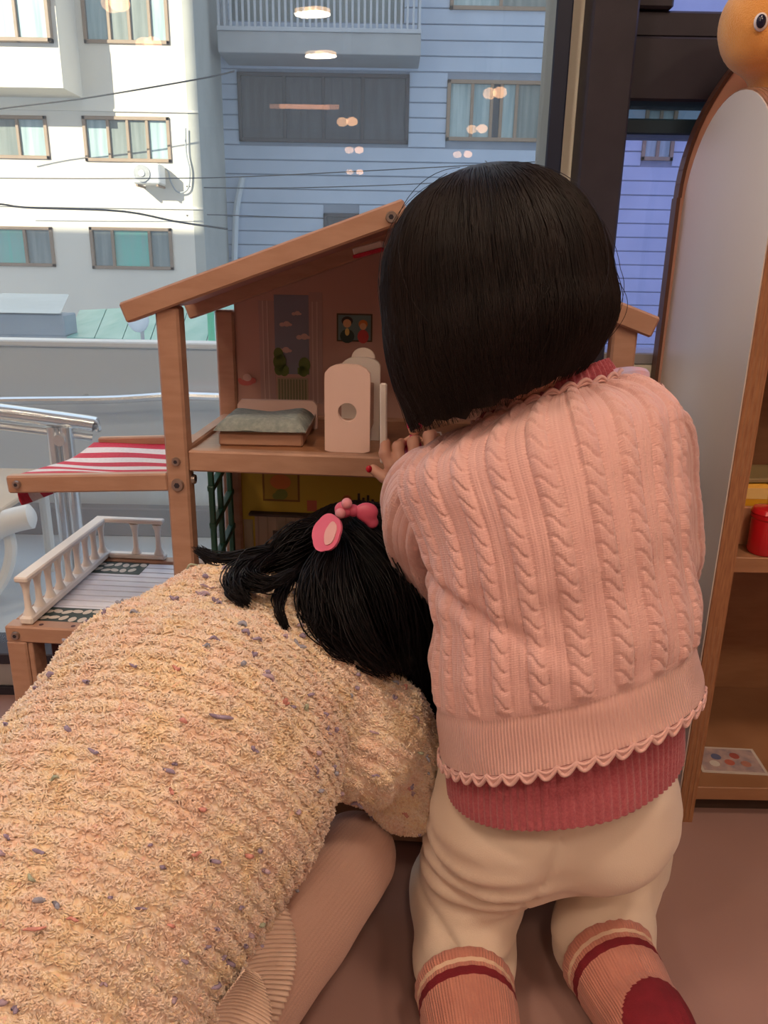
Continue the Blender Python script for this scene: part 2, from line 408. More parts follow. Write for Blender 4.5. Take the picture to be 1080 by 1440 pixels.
# lamps of the room mirrored by the window, then lights added out of view
M['lamp'] = mat('lamp diffuser', (1, .62, .3), .5, emit=14)
M['lamp2'] = mat('pendant globe glow', (1, .52, .26), .5, emit=16)
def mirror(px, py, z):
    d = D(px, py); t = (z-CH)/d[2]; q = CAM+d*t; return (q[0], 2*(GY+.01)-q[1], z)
def ceiling_lamp(loc, r, label, watts=0, m='lamp'):
    t = thing('ceiling_lamp', label, 'lamp', (loc[0], loc[1], loc[2]), group='round ceiling lamps of the shop')
    MB().lathe([(r*1.08, .0), (r*1.08, .03), (r*.9, .05)], (0, 0, 0), 24).build('housing', M['white_paint'], t, True)
    MB().lathe([(r*.9, -.018), (r, -.008), (r, .001)], (0, 0, 0), 24).build('diffuser', M[m], t, True)
    if RZ-loc[2] > .08: MB().cyl((0, 0, .05), (0, 0, RZ-loc[2]), .006, n=8).build('cord', M['frame'], t)
    if watts:
        l = bpy.data.lights.new('ceiling_lamp_light', 'AREA'); l.shape = 'DISK'; l.size = r*2; l.energy = watts; l.color = LAMP_C
        lo = bpy.data.objects.new('ceiling_lamp_light', l); col.objects.link(lo); lo.parent = t; lo.location = (0, 0, -.03)
for i, (px, py) in enumerate(((446, 14), (458, 74), (150, -60), (300, -90))):
    ceiling_lamp(mirror(px, py, 2.68), .11, ('round ceiling lamp mirrored over the balcony railing of the blue building', 'round ceiling lamp mirrored just below the balcony slab of the blue building', 'round ceiling lamp mirrored above the frame, left of the others', 'round ceiling lamp mirrored above the frame near the grey side wall')[i], LAMP_W)
for i, (x, y) in enumerate(((.75, -.25), (-.9, -.35), (.1, -1.5), (1.6, -1.6), (-1.7, -1.5))):  # unseen area lights in lamp housings, added to light the children
    ceiling_lamp((x, y, 2.68), .16, 'unseen round ceiling light added to brighten the play corner', LAMP_W*1.5)
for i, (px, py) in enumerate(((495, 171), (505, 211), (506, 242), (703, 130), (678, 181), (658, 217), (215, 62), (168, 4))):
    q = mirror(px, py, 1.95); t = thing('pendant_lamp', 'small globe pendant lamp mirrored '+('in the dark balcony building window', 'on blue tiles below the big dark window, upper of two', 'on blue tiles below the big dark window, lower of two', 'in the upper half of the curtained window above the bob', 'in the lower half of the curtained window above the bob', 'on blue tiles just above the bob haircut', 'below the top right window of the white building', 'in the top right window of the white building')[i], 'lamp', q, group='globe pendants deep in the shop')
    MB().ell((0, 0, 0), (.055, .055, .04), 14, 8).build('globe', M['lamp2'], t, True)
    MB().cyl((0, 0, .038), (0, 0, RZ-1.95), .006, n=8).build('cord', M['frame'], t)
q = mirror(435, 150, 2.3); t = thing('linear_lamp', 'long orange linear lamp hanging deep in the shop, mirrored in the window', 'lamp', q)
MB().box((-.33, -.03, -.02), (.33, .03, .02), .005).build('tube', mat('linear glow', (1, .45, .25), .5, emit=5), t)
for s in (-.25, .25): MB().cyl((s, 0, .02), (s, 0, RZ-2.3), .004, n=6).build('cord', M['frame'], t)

# ================================================================== OUTSIDE
M['bwhite'] = mat('white tiled facade', (.86, .80, .68), .7, scale=1.2, c2=(.8, .75, .65), bump=.1, bscale=8)
M['btile'] = mat('blue grey facade tile', (.52, .61, .74), .5, scale=1.5, c2=(.46, .55, .68))
M['bjoint'] = mat('dark tile joint', (.30, .35, .43), .8, scale=3, var=.1)
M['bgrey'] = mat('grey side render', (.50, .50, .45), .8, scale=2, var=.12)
M['concrete'] = mat('grey concrete', (.42, .44, .45), .8, scale=3, var=.12)
M['win_frame'] = mat('brown window frame', (.35, .25, .17), .5, scale=6, var=.1)
M['win_dark'] = mat('dark window frame', (.07, .06, .065), .5, scale=6, var=.1)
M['curtain_a'] = mat('pale curtain glass', (.5, .62, .62), .25, scale=2, c2=(.3, .42, .44), stretch=(6, 1, .4))
M['curtain_b'] = mat('grey window glass', (.3, .34, .32), .2, scale=2, c2=(.2, .24, .23), stretch=(6, 1, .4))
M['curtain_g'] = mat('green window glass', (.2, .58, .47), .3, scale=2, c2=(.3, .5, .45), stretch=(6, 1, .4))
M['curtain_d'] = mat('dark window glass', (.07, .075, .085), .15, scale=2, c2=(.1, .11, .13), stretch=(5, 1, .5))
M['cable'] = mat('cable', (.06, .06, .06), .6, scale=9, var=.1)
BL, BR = 13.0, 14.9
def rect(x0, y0, x1, y1, Y):
    xc, yc = (x0+x1)/2, (y0+y1)/2
    return P(x0, yc, Y)[0], P(x1, yc, Y)[0], P(xc, y1, Y)[2], P(xc, y0, Y)[2]      # xa, xb, za, zb
def window(parent, px, Y, panes, fm, ft=.05, recess=.08):
    xa, xb, za, zb = rect(*px, Y)
    f = MB()
    f.box((xa, Y-.03, za), (xb, Y+recess+.02, za+ft), .005); f.box((xa, Y-.03, zb-ft), (xb, Y+recess+.02, zb), .005)
    f.box((xa, Y-.03, za), (xa+ft, Y+recess+.02, zb), .005); f.box((xb-ft, Y-.03, za), (xb, Y+recess+.02, zb), .005)
    tot = sum(p[0] for p in panes); x = xa+ft; W = xb-xa-2*ft; cuts = []
    for wd, m in panes:
        cuts.append((x, x+W*wd/tot, m)); x += W*wd/tot
    for c in cuts[:-1]: f.box((c[1]-ft*.45, Y-.02, za), (c[1]+ft*.45, Y+recess, zb), .005)
    o = f.build('window', M[fm], parent)
    for a, b, m in cuts: MB().box((a+.005, Y+.02, za+ft*.8), (b-.005, Y+.03, zb-ft*.8)).build('pane', M[m], o)
    return xa, xb, za, zb

def wall_with_holes(m, x0, x1, z0, z1, Y, th, holes, name, parent):
    """one wall slab cut around the rectangles"""
    b = MB(); xs = sorted({x0, x1, *[h[0] for h in holes], *[h[1] for h in holes]}); zs = sorted({z0, z1, *[h[2] for h in holes], *[h[3] for h in holes]})
    for i in range(len(xs)-1):
        for j in range(len(zs)-1):
            cx, cz = (xs[i]+xs[i+1])/2, (zs[j]+zs[j+1])/2
            if cx < x0 or cx > x1 or cz < z0 or cz > z1: continue
            if not any(h[0] < cx < h[1] and h[2] < cz < h[3] for h in holes): b.box((xs[i], Y, zs[j]), (xs[i+1], Y+th, zs[j+1]))
    return b.build(name, m, parent)

# --- white building on the left
wb = thing('apartment_building', 'sunlit white apartment block on the left across the street', 'building', (0, 0, 0))
XE = P(280, 180, BL)[0]; WX0 = -17.0
WINS = [((113, -75, 235, 62), [(1, 'curtain_a'), (.9, 'curtain_b'), (.9, 'curtain_b'), (.7, 'curtain_a')]),
        ((-70, 162, 68, 223), [(1, 'curtain_a'), (1.2, 'curtain_b'), (.9, 'curtain_a')]),
        ((118, 164, 240, 228), [(1, 'curtain_a'), (.9, 'curtain_b'), (.9, 'curtain_b'), (.9, 'curtain_a')]),
        ((-70, 318, 76, 374), [(1, 'curtain_b'), (1.6, 'curtain_g'), (.9, 'curtain_b')]),
        ((128, 320, 243, 379), [(1, 'curtain_b'), (1.9, 'curtain_g'), (1, 'curtain_b')])]
holes = [window(wb, px, BL, ps, 'win_frame') for px, ps in WINS]
wall_with_holes(M['bwhite'], WX0, XE-.002, -4, 9, BL, .15, holes, 'wall', wb)
MB().box((WX0, BL+.2, -4), (XE-.02, BL+.25, 9)).build('room_back', M['win_dark'], wb)
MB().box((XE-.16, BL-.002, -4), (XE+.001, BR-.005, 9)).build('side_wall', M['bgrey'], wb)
xa, xb, za, zb = rect(-220, -220, 72, 121, BL-.75)
by = MB(); by.box((xa, BL-.75, za), (xb, BL, za+1.0)); by.box((xa, BL-.72, za+1.0), (xb, BL, 6)); by.build('bay', M['bwhite'], wb)
window(wb, (-75, -80, 66, 58), BL-.82, [(1, 'curtain_a'), (1, 'curtain_a'), (1, 'curtain_a')], 'win_frame')
for py in (165, 300):
    q = P(140, py, BL)[2]; MB().box((WX0, BL-.03, q+.08), (XE, BL+.02, q+.11)).build('moulding', M['bwhite'], wb)
# air conditioner on the wall
xa, xb, za, zb = rect(188, 230, 226, 259, BL-.35)
ac = thing('air_conditioner', 'white outdoor air conditioner unit mounted on the sunlit white facade', 'air conditioner', (0, 0, 0))
MB().box((xa, BL-.42, za), (xb, BL-.08, zb), .02).build('casing', mat('ac white', (.85, .84, .8), .5, scale=4, var=.05), ac)
cx = xa+(xb-xa)*.36; cz = (za+zb)/2
MB().cyl((cx, BL-.44, cz), (cx, BL-.41, cz), .12, n=24).build('fan_grille', mat('ac grille', (.45, .46, .46), .5, scale=30, var=.2), ac)
MB().cyl((cx, BL-.455, cz), (cx, BL-.435, cz), .045, n=16).build('fan_hub', MATS['ac white'], ac)
for x in (xa+.05, xb-.05): MB().bar((x, BL-.4, za-.02), (x, BL+.02, za-.02), .03, .03).build('bracket', M['win_frame'], ac)
hz = [P(*p, BL-.06) for p in ((226, 235), (236, 240), (240, 255), (250, 270), (264, 266), (267, 240), (262, 215), (261, 180))]
MB().tube(catmull(hz, np.linspace(0, 1, 30)), .014, 6).build('hose', M['concrete'], ac, True)

# --- blue tiled building on the right
bb = thing('apartment_building', 'blue grey tiled apartment block in shade with a railed balcony', 'building', (0, 0, 0))
BWIN = [((335, 103, 575, 201), [(1.1, 'curtain_d'), (1, 'curtain_d'), (1, 'curtain_d'), (1.1, 'curtain_d')], 'win_dark'),
        ((628, 113, 767, 199), [(1, 'curtain_a'), (.9, 'curtain_a'), (.45, 'curtain_d'), (.7, 'curtain_a'), (1.2, 'curtain_b')], 'win_frame'),
        ((634, -70, 779, 15), [(1, 'curtain_a'), (1, 'curtain_b')], 'win_frame'),
        ((455, 300, 505, 330), [(1, 'curtain_d'), (1, 'curtain_d')], 'win_dark'),
        ((905, 150, 950, 226), [(1, 'curtain_a'), (1, 'curtain_a')], 'win_frame')]
bh = [window(bb, px, BR, ps, fm, .06) for px, ps, fm in BWIN]
door = rect(320, -120, 570, 30, BR); bh.append(door)
BX0, BX1 = -2.9, 9.0
wall_with_holes(M['bjoint'], BX0, BX1, -4, 9.5, BR+.03, .15, bh, 'wall', bb)
MB().box((BX0, BR+.25, -4), (BX1, BR+.3, 9.5)).build('room_back', M['win_dark'], bb)
MB().box((door[0], BR+.1, door[2]), (door[1], BR+.14, door[3])).build('balcony_door', M['curtain_b'], bb)
# tile courses, cut at the windows
ch = .235; z = -1.2; 
while z < 5.0:
    cuts = sorted([(h[0], h[1]) for h in bh if h[2] < z+ch-.03 and h[3] > z+.03]); x = BX0
    for a, b in cuts+[(BX1, BX1)]:
        if a-x > .05: MB().box((x, BR, z), (a, BR+.05, z+ch-.02), .006).build('tile_course', M['btile'], bb)
        x = max(x, b)
    z += ch
# balcony
xa, xb, za, zb = rect(306, 45, 592, 76, BR-.9)
bal = MB(); bal.box((xa, BR-.9, za), (xb, BR, zb), .01).build('balcony_slab', M['concrete'], bb)
rail = link('balcony_railing', None, bb); RZ0 = zb; 
MB().box((xa, BR-.92, zb), (xb, BR-.86, zb+.06), .005).build('bottom_rail', mat('grey railing paint', (.5, .54, .58), .5, scale=5, var=.08), rail)
MB().box((xa, BR-.93, zb+.95), (xb, BR-.85, zb+1.01), .005).build('top_rail', MATS['grey railing paint'], rail)
me = MB().box((-.018, -.018, 0), (.018, .018, .95), .003).mesh('baluster', MATS['grey railing paint'])
nb = 34
for i in range(nb): link('baluster', me, rail, (xa+.03+(xb-xa-.06)*i/(nb-1), BR-.89, zb+.03))
for x in (xa+.03, xb-.03):
    MB().box((x-.02, BR-.9, zb+.95), (x+.02, BR, zb+1.0)).build('side_rail', MATS['grey railing paint'], rail)
    for k in range(5): link('baluster', me, rail, (x, BR-.75+k*.15, zb+.03))
# white drain pipe on the tiles
q = [P(341, 250, BR-.1), P(334, 285, BR-.1), P(331, 320, BR-.1), P(329, 420, BR-.1)]
MB().tube(catmull(q, np.linspace(0, 1, 16)), .055, 8).build('drain_pipe', mat('pale pipe', (.62, .68, .72), .5, scale=4, var=.06), bb, True)

# cables strung across the street
def cable(pts, r, label):
    K = [P(x, y, Y) for x, y, Y in pts]
    tag(MB().tube(catmull(K, np.linspace(0, 1, 24)), r, 6).build('cable', M['cable'], None, True), label, 'cable', 'cables across the street')
cable([(-60, 165, 12), (0, 153, 12), (120, 138, 12), (275, 112, 12), (330, 100, 12)], .011, 'thin cable rising to the right above the middle windows of the white building')
cable([(-60, 284, 12), (0, 287, 12), (40, 292, 12), (170, 297, 12), (250, 312, 12), (320, 322, 12)], .016, 'thick sagging cable above the lowest windows of the white building')
cable([(-60, 250, 12), (60, 251, 12), (180, 251, 12), (330, 249, 12), (560, 238, 12), (800, 225, 12)], .008, 'long thin cable crossing both buildings below the air conditioner')
cable([(262, 262, BL-.02), (300, 264, 13.2), (420, 264, 14.2), (600, 258, 14.6), (800, 245, BR-.01)], .009, 'lower cable in front of the blue tiled wall')
cable([(262, 303, BL-.02), (300, 302, 13.3), (420, 306, 14.0), (520, 308, 14.4), (700, 300, BR-.01)], .008, 'lowest thin cable in front of the blue tiled wall')

# low roofs across the lane
gr = thing('low_roof', 'grey flat roof shed left of the green canopy, beyond the terrace wall', 'roof')
a = P(-90, 470, 6.0); b = P(92, 472, 6.0); c = P(110, 433, 7.6)
r = MB(); r.box((a[0], 6.0, a[2]), (b[0], 6.25, a[2]+.16), .01); r.build('fascia', mat('shed fascia', (.3, .34, .37), .7, scale=3, var=.15), gr)
MB().add([(a[0], 5.95, a[2]+.17), (b[0], 5.95, a[2]+.17), (P(100, 440, 8.2)[0], 8.2, a[2]+.2), (a[0]-.5, 8.2, a[2]+.2)], [(0, 1, 2, 3)]).build('roof_sheet', mat('shed roof', (.55, .6, .6), .6, scale=2, var=.12), gr)
MB().box((a[0], 6.05, -3), (b[0], 6.24, a[2])).build('shed_wall', M['concrete'], gr)
gc = thing('green_canopy', 'translucent green canopy roof between the grey shed and the dollhouse roof', 'canopy')
a = P(94, 474, 6.0); b = P(330, 482, 6.0); c0 = P(112, 436, 7.8); c1 = P(345, 425, 7.8)
M['canopy'] = mat('green canopy sheet', (.22, .5, .42), .45, scale=2, c2=(.34, .6, .52), stretch=(4, 1, 1))
for i in range(6):
    t0, t1 = i/6, (i+1)/6-.006
    f0, f1, g0, g1 = a+(b-a)*t0, a+(b-a)*t1, c0+(c1-c0)*t0, c0+(c1-c0)*t1
    MB().add([f0, f1, g1, g0, f0-np.array([0, 0, .02]), f1-np.array([0, 0, .02]), g1-np.array([0, 0, .02]), g0-np.array([0, 0, .02])], [(0, 1, 2, 3), (7, 6, 5, 4), (0, 4, 5, 1), (1, 5, 6, 2), (2, 6, 7, 3), (3, 7, 4, 0)]).build('sheet', M['canopy'], gc)
MB().bar(a-np.array([0, 0, .05]), b-np.array([0, 0, .05]), .06, .07).build('front_beam', mat('canopy beam', (.1, .14, .13), .6, scale=4, var=.2), gc)
gp = P(297, 462, 5.2); MB().cyl((gp[0], 5.2, -3), (gp[0], 5.2, P(297, 437, 5.2)[2]), .022, n=10).build('pole', mat('green pole', (.1, .55, .3), .5, scale=4, var=.1), gc)
for x in (a[0]+.1, b[0]-.1): MB().cyl((x, 6.1, -3), (x, 6.1, a[2]-.05), .03, n=8).build('support', MATS['canopy beam'], gc)
dk = thing('wall_lamp', 'white round dish under the dollhouse eave, outside above the green canopy', 'lamp')
q = P(194, 448, 5.0); MB().ell(q, (.07, .05, .085), 14, 9).build('shade', mat('frosted dish', (.7, .76, .78), .4, scale=4, var=.05), dk, True); MB().cyl(q-np.array([-.02, 0, .06]), (q[0]+.02, q[1], -3), .012, n=8).build('stem', M['concrete'], dk)

# street and terrace
o = MB().box((-30, 2.3, -3.2), (30, 40, -3.0)).build('street', mat('asphalt', (.16, .16, .17), .9, scale=4, var=.2)); tag(o, 'street surface far below between the buildings', kind='structure')
o = MB().box((-6, GY+.05, -.12), (6, 2.3, -.02)).build('terrace', mat('terrace paving', (.6, .66, .7), .6, scale=5, var=.1)); tag(o, 'pale grey terrace floor outside the window', kind='structure')
tw = link('wall_terrace', None); tag(tw, 'low grey terrace wall with pale coping outside the window', kind='structure')
Mw = mat('grey terrace wall panel', (.53, .61, .67), .55, scale=1.5, c2=(.49, .57, .63))
def zc(px, py, Y): return P(px, py, Y)[2]
ztop = zc(200, 483, 2.06)
for x0, x1 in ((-6, -2.5), (-2.49, -1.25), (-1.24, 0.3), (.31, 6)):
    MB().box((x0, 2.06, .05), (x1, 2.11, ztop-.012), .003).build('panel', Mw, tw)
MB().box((-6, 2.05, ztop-.012), (6, 2.12, ztop+.004), .004).build('coping', mat('pale coping', (.7, .74, .76), .4, scale=4, var=.06), tw)
MB().box((-6, 2.02, -.02), (6, 2.14, .06), .003).build('plinth', mat('dark plinth', (.2, .2, .22), .7, scale=4, var=.1), tw)
K = [P(x, y, 2.0) for x, y in ((-500, 572), (-200, 570), (0, 564), (150, 562), (240, 557), (300, 558), (420, 563), (700, 580), (1000, 600))]
rl = thing('guard_rail', 'thin polished rail running along the terrace wall', 'rail')
MB().tube(catmull(K, np.linspace(0, 1, 60)), .011, 10).build('tube', M['steel'], rl, True)
for px in (-60, 110, 420, 700):
    q = P(px, 562, 2.0); MB().cyl((q[0], 2.0, q[2]), (q[0], 2.07, q[2]), .006, n=8).build('bracket', M['steel'], rl)
hr = thing('handrail', 'stainless steel handrail with twin posts on the terrace, left of the dollhouse awning', 'rail')
K = [P(-60, 572, 1.55), P(0, 579, 1.58), P(70, 588, 1.6), P(128, 596, 1.62), P(133, 598, 1.62)]
MB().tube(catmull(K, np.linspace(0, 1, 20)), [.017]*19+[.012], 14).build('top_tube', M['steel'], hr, True)
K2 = [p-np.array([0, 0, .03]) for p in K[:4]]
MB().tube(catmull(K2, np.linspace(0, 1, 16)), .008, 10).build('lower_tube', M['steel'], hr, True)
for px in (74, 93):
    q = P(px, 600, 1.6); MB().cyl((q[0], 1.6, -.02), (q[0], 1.6, q[2]), .0135, n=14).build('post', M['steel'], hr, True)
q = P(86, 618, 1.59); MB().cyl(q+(0, -.012, 0), q+(0, .004, 0), .012, n=14).build('clamp', M['steel'], hr, True)
# white tube chair at the left edge
cw = mat('white tube enamel', (.8, .8, .76), .35, scale=5, var=.05)
q0 = P(62, 722, 1.5)
wc = thing('terrace_chair', 'white bent tube chair with a pale wooden seat, cut off at the left edge', 'chair', (q0[0]-.02, q0[1], 0))
A = [(.0, 0, q0[2]-.005), (-.06, -.01, q0[2]-.02), (-.13, -.03, q0[2]-.06), (-.2, -.05, q0[2]-.085), (-.5, -.07, q0[2]-.09)]
MB().tube(catmull(A, np.linspace(0, 1, 24)), [.014]+[.026]*22+[.02], 12).build('arm_tube', cw, wc, True)
B = [(-.06, 0, q0[2]-.03), (-.055, -.005, q0[2]-.08), (-.075, -.01, q0[2]-.14), (-.12, -.02, q0[2]-.2), (-.14, -.02, -.02)]
MB().tube(catmull(B, np.linspace(0, 1, 20)), .012, 10).build('leg', cw, wc, True)
B2 = [(x-.3, y-.02, z) for x, y, z in B]; MB().tube(catmull(B2, np.linspace(0, 1, 20)), .012, 10).build('leg', cw, wc, True)
MB().box((-.5, -.03, q0[2]+.0), (-.06, .3, q0[2]+.012), .004).build('seat_board', mat('pale seat wood', (.66, .5, .34), .5, scale=8, var=.1), wc)
for x in (-.1, -.46): MB().cyl((x, .27, -.02), (x, .27, q0[2]), .012, n=10).build('leg', cw, wc, True)

# ================================================================== DOLLHOUSE
a4 = math.radians(4)
HO = P(252, 640, .85); HO[2] = 0
HXv = np.array([math.cos(a4), -math.sin(a4), 0]); HYv = np.array([math.sin(a4), math.cos(a4), 0])
def W(lx, ly, lz): return HO+HXv*lx+HYv*ly+np.array([0, 0, lz])
dh = thing('dollhouse', 'large wooden dollhouse with sloped roof, red striped awning and white railed deck', 'dollhouse', tuple(HO), -a4)
HW = .472; HD = .22
wd = M['wood']
for x, y, z1 in ((0, 0, .672), (HW, 0, .672), (0, HD, .655), (HW, HD, .655)):
    MB().box((x-.0125, y-.011, 0), (x+.0125, y+.011, z1-.004), .0025).build('post', wd, dh)
sl_ = .1/.28
def roofz(x): return .652+(.04+x)*sl_ if x < HW/2 else .652+(.04+HW-x)*sl_
for y, dz in ((-.006, 0), (HD-.017, -.011)):
    MB().bar((-.045, y, .6605+dz), (HW/2+.012, y, .6605+dz+(.045+HW/2+.012)*sl_), .022, .0215, (-.34, 0, 1), .002).build('roof_beam', wd, dh)
    MB().bar((HW+.028, y, .6580+dz), (HW/2+.004, y, .6580+dz+(HW/2+.028-.004)*sl_), .021, .0215, (.34, 0, 1), .002).build('roof_beam', wd, dh)
MB().bar((-.035, HD/2+.004, .662), (HW/2+.002, HD/2+.004, .662+(HW/2+.037)*sl_), HD+.0, .006, (-.34, 0, 1), .001).build('roof_panel', M['roof_under'], dh)
MB().bar((HW+.035, HD/2+.004, .662), (HW/2-.002, HD/2+.004, .662+(HW/2+.037)*sl_), HD+.0, .006, (.34, 0, 1), .001).build('roof_panel', M['roof_under'], dh)
# little tilted flap below the ridge
fl = MB().bar((.186, .1, .7255), (.218, .1, .7345), .05, .008, (-.3, 0, 1), .001).build('ridge_flap', M['white_paint'], dh)
MB().bar((.186, .098, .7205), (.219, .098, .7295), .05, .0035, (-.3, 0, 1), .0005).build('red_edge', M['red_cloth'], fl)
# floors
for z0, z1 in ((.497, .509), (.274, .288), (.015, .03)):
    MB().box((.008, .008, z0), (HW-.008, HD-.004, z1), .001).build('floor_board', M['wood_floor'], dh)
for y in (0, HD):
    for z0, z1 in ((.490, .514), (.268, .291), (.008, .03)):
        MB().box((.0125, y-.008, z0), (HW-.0125, y+.008, z1), .002).build('floor_rail', wd, dh)
for x in (0, HW):
    for z0, z1 in ((.490, .514), (.268, .291), (.008, .03)):
        MB().box((x-.008, .011, z0), (x+.008, HD-.011, z1), .002).build('floor_rail', wd, dh)
# back walls
MB().prism([(.0125, .514), (HW-.0125, .514), (HW-.0125, .672), (HW/2, .755), (.0125, .672)], 'y', HD-.005, HD).build('back_wall', M['wall_pink'], dh)
MB().box((.0125, HD-.005, .291), (HW-.0125, HD, .49)).build('back_wall', M['wall_yellow'], dh)
MB().box((.0125, HD-.005, .03), (HW-.0125, HD, .268)).build('back_wall', M['dark_red'], dh)
# printed pictures on the upper wall
BY_ = HD-.005
def flat(name, m, x0, x1, z0, z1, parent, d=0):
    return MB().box((x0, BY_-.0006-d*.0005, z0), (x1, BY_+.0002-d*.0005, z1)).build(name, m, parent)
def disc(b, x, z, rx, rz, d, n=14):
    y = BY_-.0007-d*.0005
    b.add([(x+rx*math.cos(2*math.pi*k/n), y, z+rz*math.sin(2*math.pi*k/n)) for k in range(n)], [tuple(range(n))])
pm = lambda n, c: mat('print '+n, c, .6, scale=6, var=.06)
flat('printed_curtain', pm('curtain', (.40, .27, .25)), .045, .066, .53, .664, dh)
flat('printed_curtain', pm('curtain', (.40, .27, .25)), .112, .130, .53, .676, dh)
for x in (.05, .056, .116, .122): flat('curtain_fold', pm('fold', (.52, .38, .35)), x, x+.002, .531, .664, dh, 1)
pw = flat('printed_window', pm('sky', (.20, .21, .27)), .066, .112, .569, .672, dh)
b = MB()
for x, z, s in ((.078, .6, 1), (.103, .618, 1), (.095, .648, .7), (.08, .634, .9)):
    disc(b, x-.004*s, z, .004*s, .003*s, 1); disc(b, x+.003*s, z+.001, .005*s, .004*s, 1); disc(b, x+.008*s, z, .003*s, .002*s, 1)
b.build('printed_cloud', pm('cloud', (.55, .38, .35)), pw)
b = MB()
for x, z, r in ((.072, .585, .011), (.069, .596, .008), (.078, .574, .008), (.107, .582, .010), (.104, .574, .008), (.1, .572, .004), (.071, .575, .008)): disc(b, min(max(x, .0665+r*.5), .1115-r*.6), z, r*.8, r, 2)
b.build('printed_bush', pm('bush', (.09, .14, .02)), pw)
flat('printed_bush', pm('bush', (.09, .14, .02)), .0665, .084, .5695, .578, pw, 1); flat('printed_bush', pm('bush', (.09, .14, .02)), .096, .1115, .5695, .578, pw, 1)
rd = flat('printed_radiator', pm('radiator', (.36, .3, .2)), .068, .11, .53, .564, dh)
for k in range(10): flat('radiator_slot', pm('slot', (.17, .17, .09)), .0695+k*.004, .0715+k*.004, .532, .562, rd, 1)
pf = flat('printed_portrait', pm('portrait frame', (.07, .045, .02)), .149, .196, .614, .65, dh)
flat('portrait_ground', pm('portrait ground', (.13, .22, .22)), .151, .194, .616, .648, pf, 1)
b = MB(); disc(b, .163, .6375, .0055, .0055, 4); disc(b, .184, .634, .0045, .0045, 4); b.build('portrait_face', pm('face', (.7, .42, .22)), pf)
b = MB(); disc(b, .163, .6405, .0075, .006, 3); b.build('portrait_hair', pm('dark hair', (.03, .02, .02)), pf)
b = MB(); disc(b, .184, .637, .006, .0055, 3); b.build('portrait_hair', pm('orange hair', (.6, .2, .05)), pf)
b = MB(); disc(b, .163, .621, .0095, .009, 2); b.build('portrait_coat', pm('coat', (.02, .05, .04)), pf)
b = MB(); disc(b, .184, .621, .0075, .009, 2); b.build('portrait_dress', pm('dress', (.55, .06, .06)), pf)
b = MB(); disc(b, .163, .6265, .003, .005, 3); b.build('portrait_shirt', pm('shirt', (.75, .6, .2)), pf)
b = MB(); disc(b, .025, .556, .010, .004, 1); disc(b, .035, .559, .004, .004, 1); disc(b, .017, .559, .003, .003, 1); b.build('printed_duck', pm('toy red', (.55, .14, .13)), dh)
b = MB(); disc(b, .027, .563, .006, .005, 2); b.build('printed_bow', pm('toy pale', (.62, .42, .38)), dh)
# lower storey prints
pf = flat('printed_painting', pm('ochre frame', (.2, .1, .01)), .043, .096, .389, .432, dh)
flat('painting_ground', pm('painting ground', (.42, .28, .03)), .046, .093, .392, .429, pf, 1)
b = MB(); disc(b, .069, .418, .015, .011, 2); b.build('painting_flower', pm('orange flower', (.6, .18, .04)), pf)
b = MB(); disc(b, .07, .4, .009, .008, 3); disc(b, .063, .397, .006, .005, 3); b.build('painting_leaf', pm('green leaf', (.2, .24, .04)), pf)
fp = flat('printed_fireplace', pm('fireplace', (.36, .26, .2)), .03, .115, .291, .369, dh)
for k in range(6): flat('fireplace_panel', pm('fireplace line', (.28, .2, .155)), .034+k*.0135, .036+k*.0135, .293, .366, fp, 1)
flat('fireplace_mouth', pm('hearth', (.05, .03, .025)), .056, .105, .291, .345, fp, 2)
MB().box((.024, BY_-.012, .369), (.122, BY_, .3735), .001).build('mantel_shelf', pm('mantel', (.05, .03, .025)), dh)
flat('printed_frame', pm('small red frame', (.5, .12, .06)), .106, .12, .376, .392, dh)
MB().box((.15, BY_-.012, .381), (.215, BY_, .385), .001).build('wall_shelf', pm('mantel', (.05, .03, .025)), dh)
b = MB(); disc(b, .163, .394, .007, .008, 1); b.build('printed_vase', pm('vase', (.5, .14, .03)), dh)
for k, hh in enumerate((.02, .014, .018, .012)): flat('printed_candle', pm('candle', (.05, .04, .03)), .178+k*.0065, .1815+k*.0065, .385, .385+hh, dh)
flat('printed_curtain', pm('lilac', (.28, .22, .3)), .222, .25, .291, .489, dh)
for k in range(5): flat('wainscot_panel', pm('wainscot', (.36, .29, .2)), .0135+k*.05, .027+k*.05 if k == 0 else .058+k*.05, .291, .36, dh)
# green trellis on the left side of the lower storey
tr = link('trellis', None, dh)
for y in (.112, .150, .198): MB().box((-.003, y-.0035, .291), (.004, y+.0035, .489), .001).build('slat', M['green_paint'], tr)
for z in (.335, .385, .435): MB().bar((.0005, .108, z), (.0005, .204, z+.02), .009, .008, bev=.001).build('slat', M['green_paint'], tr)
# bolts
def bolt(p, n=(0, -1, 0), r=.0058):
    p = np.array(p, float); n = np.array(n, float); b = MB(); b.cyl(p, p+n*.0035, r, r*.85, 16); b.build('bolt', M['metal'], dh, True)
    MB().cyl(p+n*.0035, p+n*.0037, r*.45, n=6).build('bolt_socket', M['frame'], dh)
bolt((HW/2-.002, -.017, .758)); bolt((0, -.011, .502), r=.005); bolt((0, -.011, .475), r=.0075); bolt((-.188, -.009, .468), r=.005); bolt((-.214, -.0105, .277), r=.0055)
bolt((.0125, .004, .478), (1, 0, 0), .006)
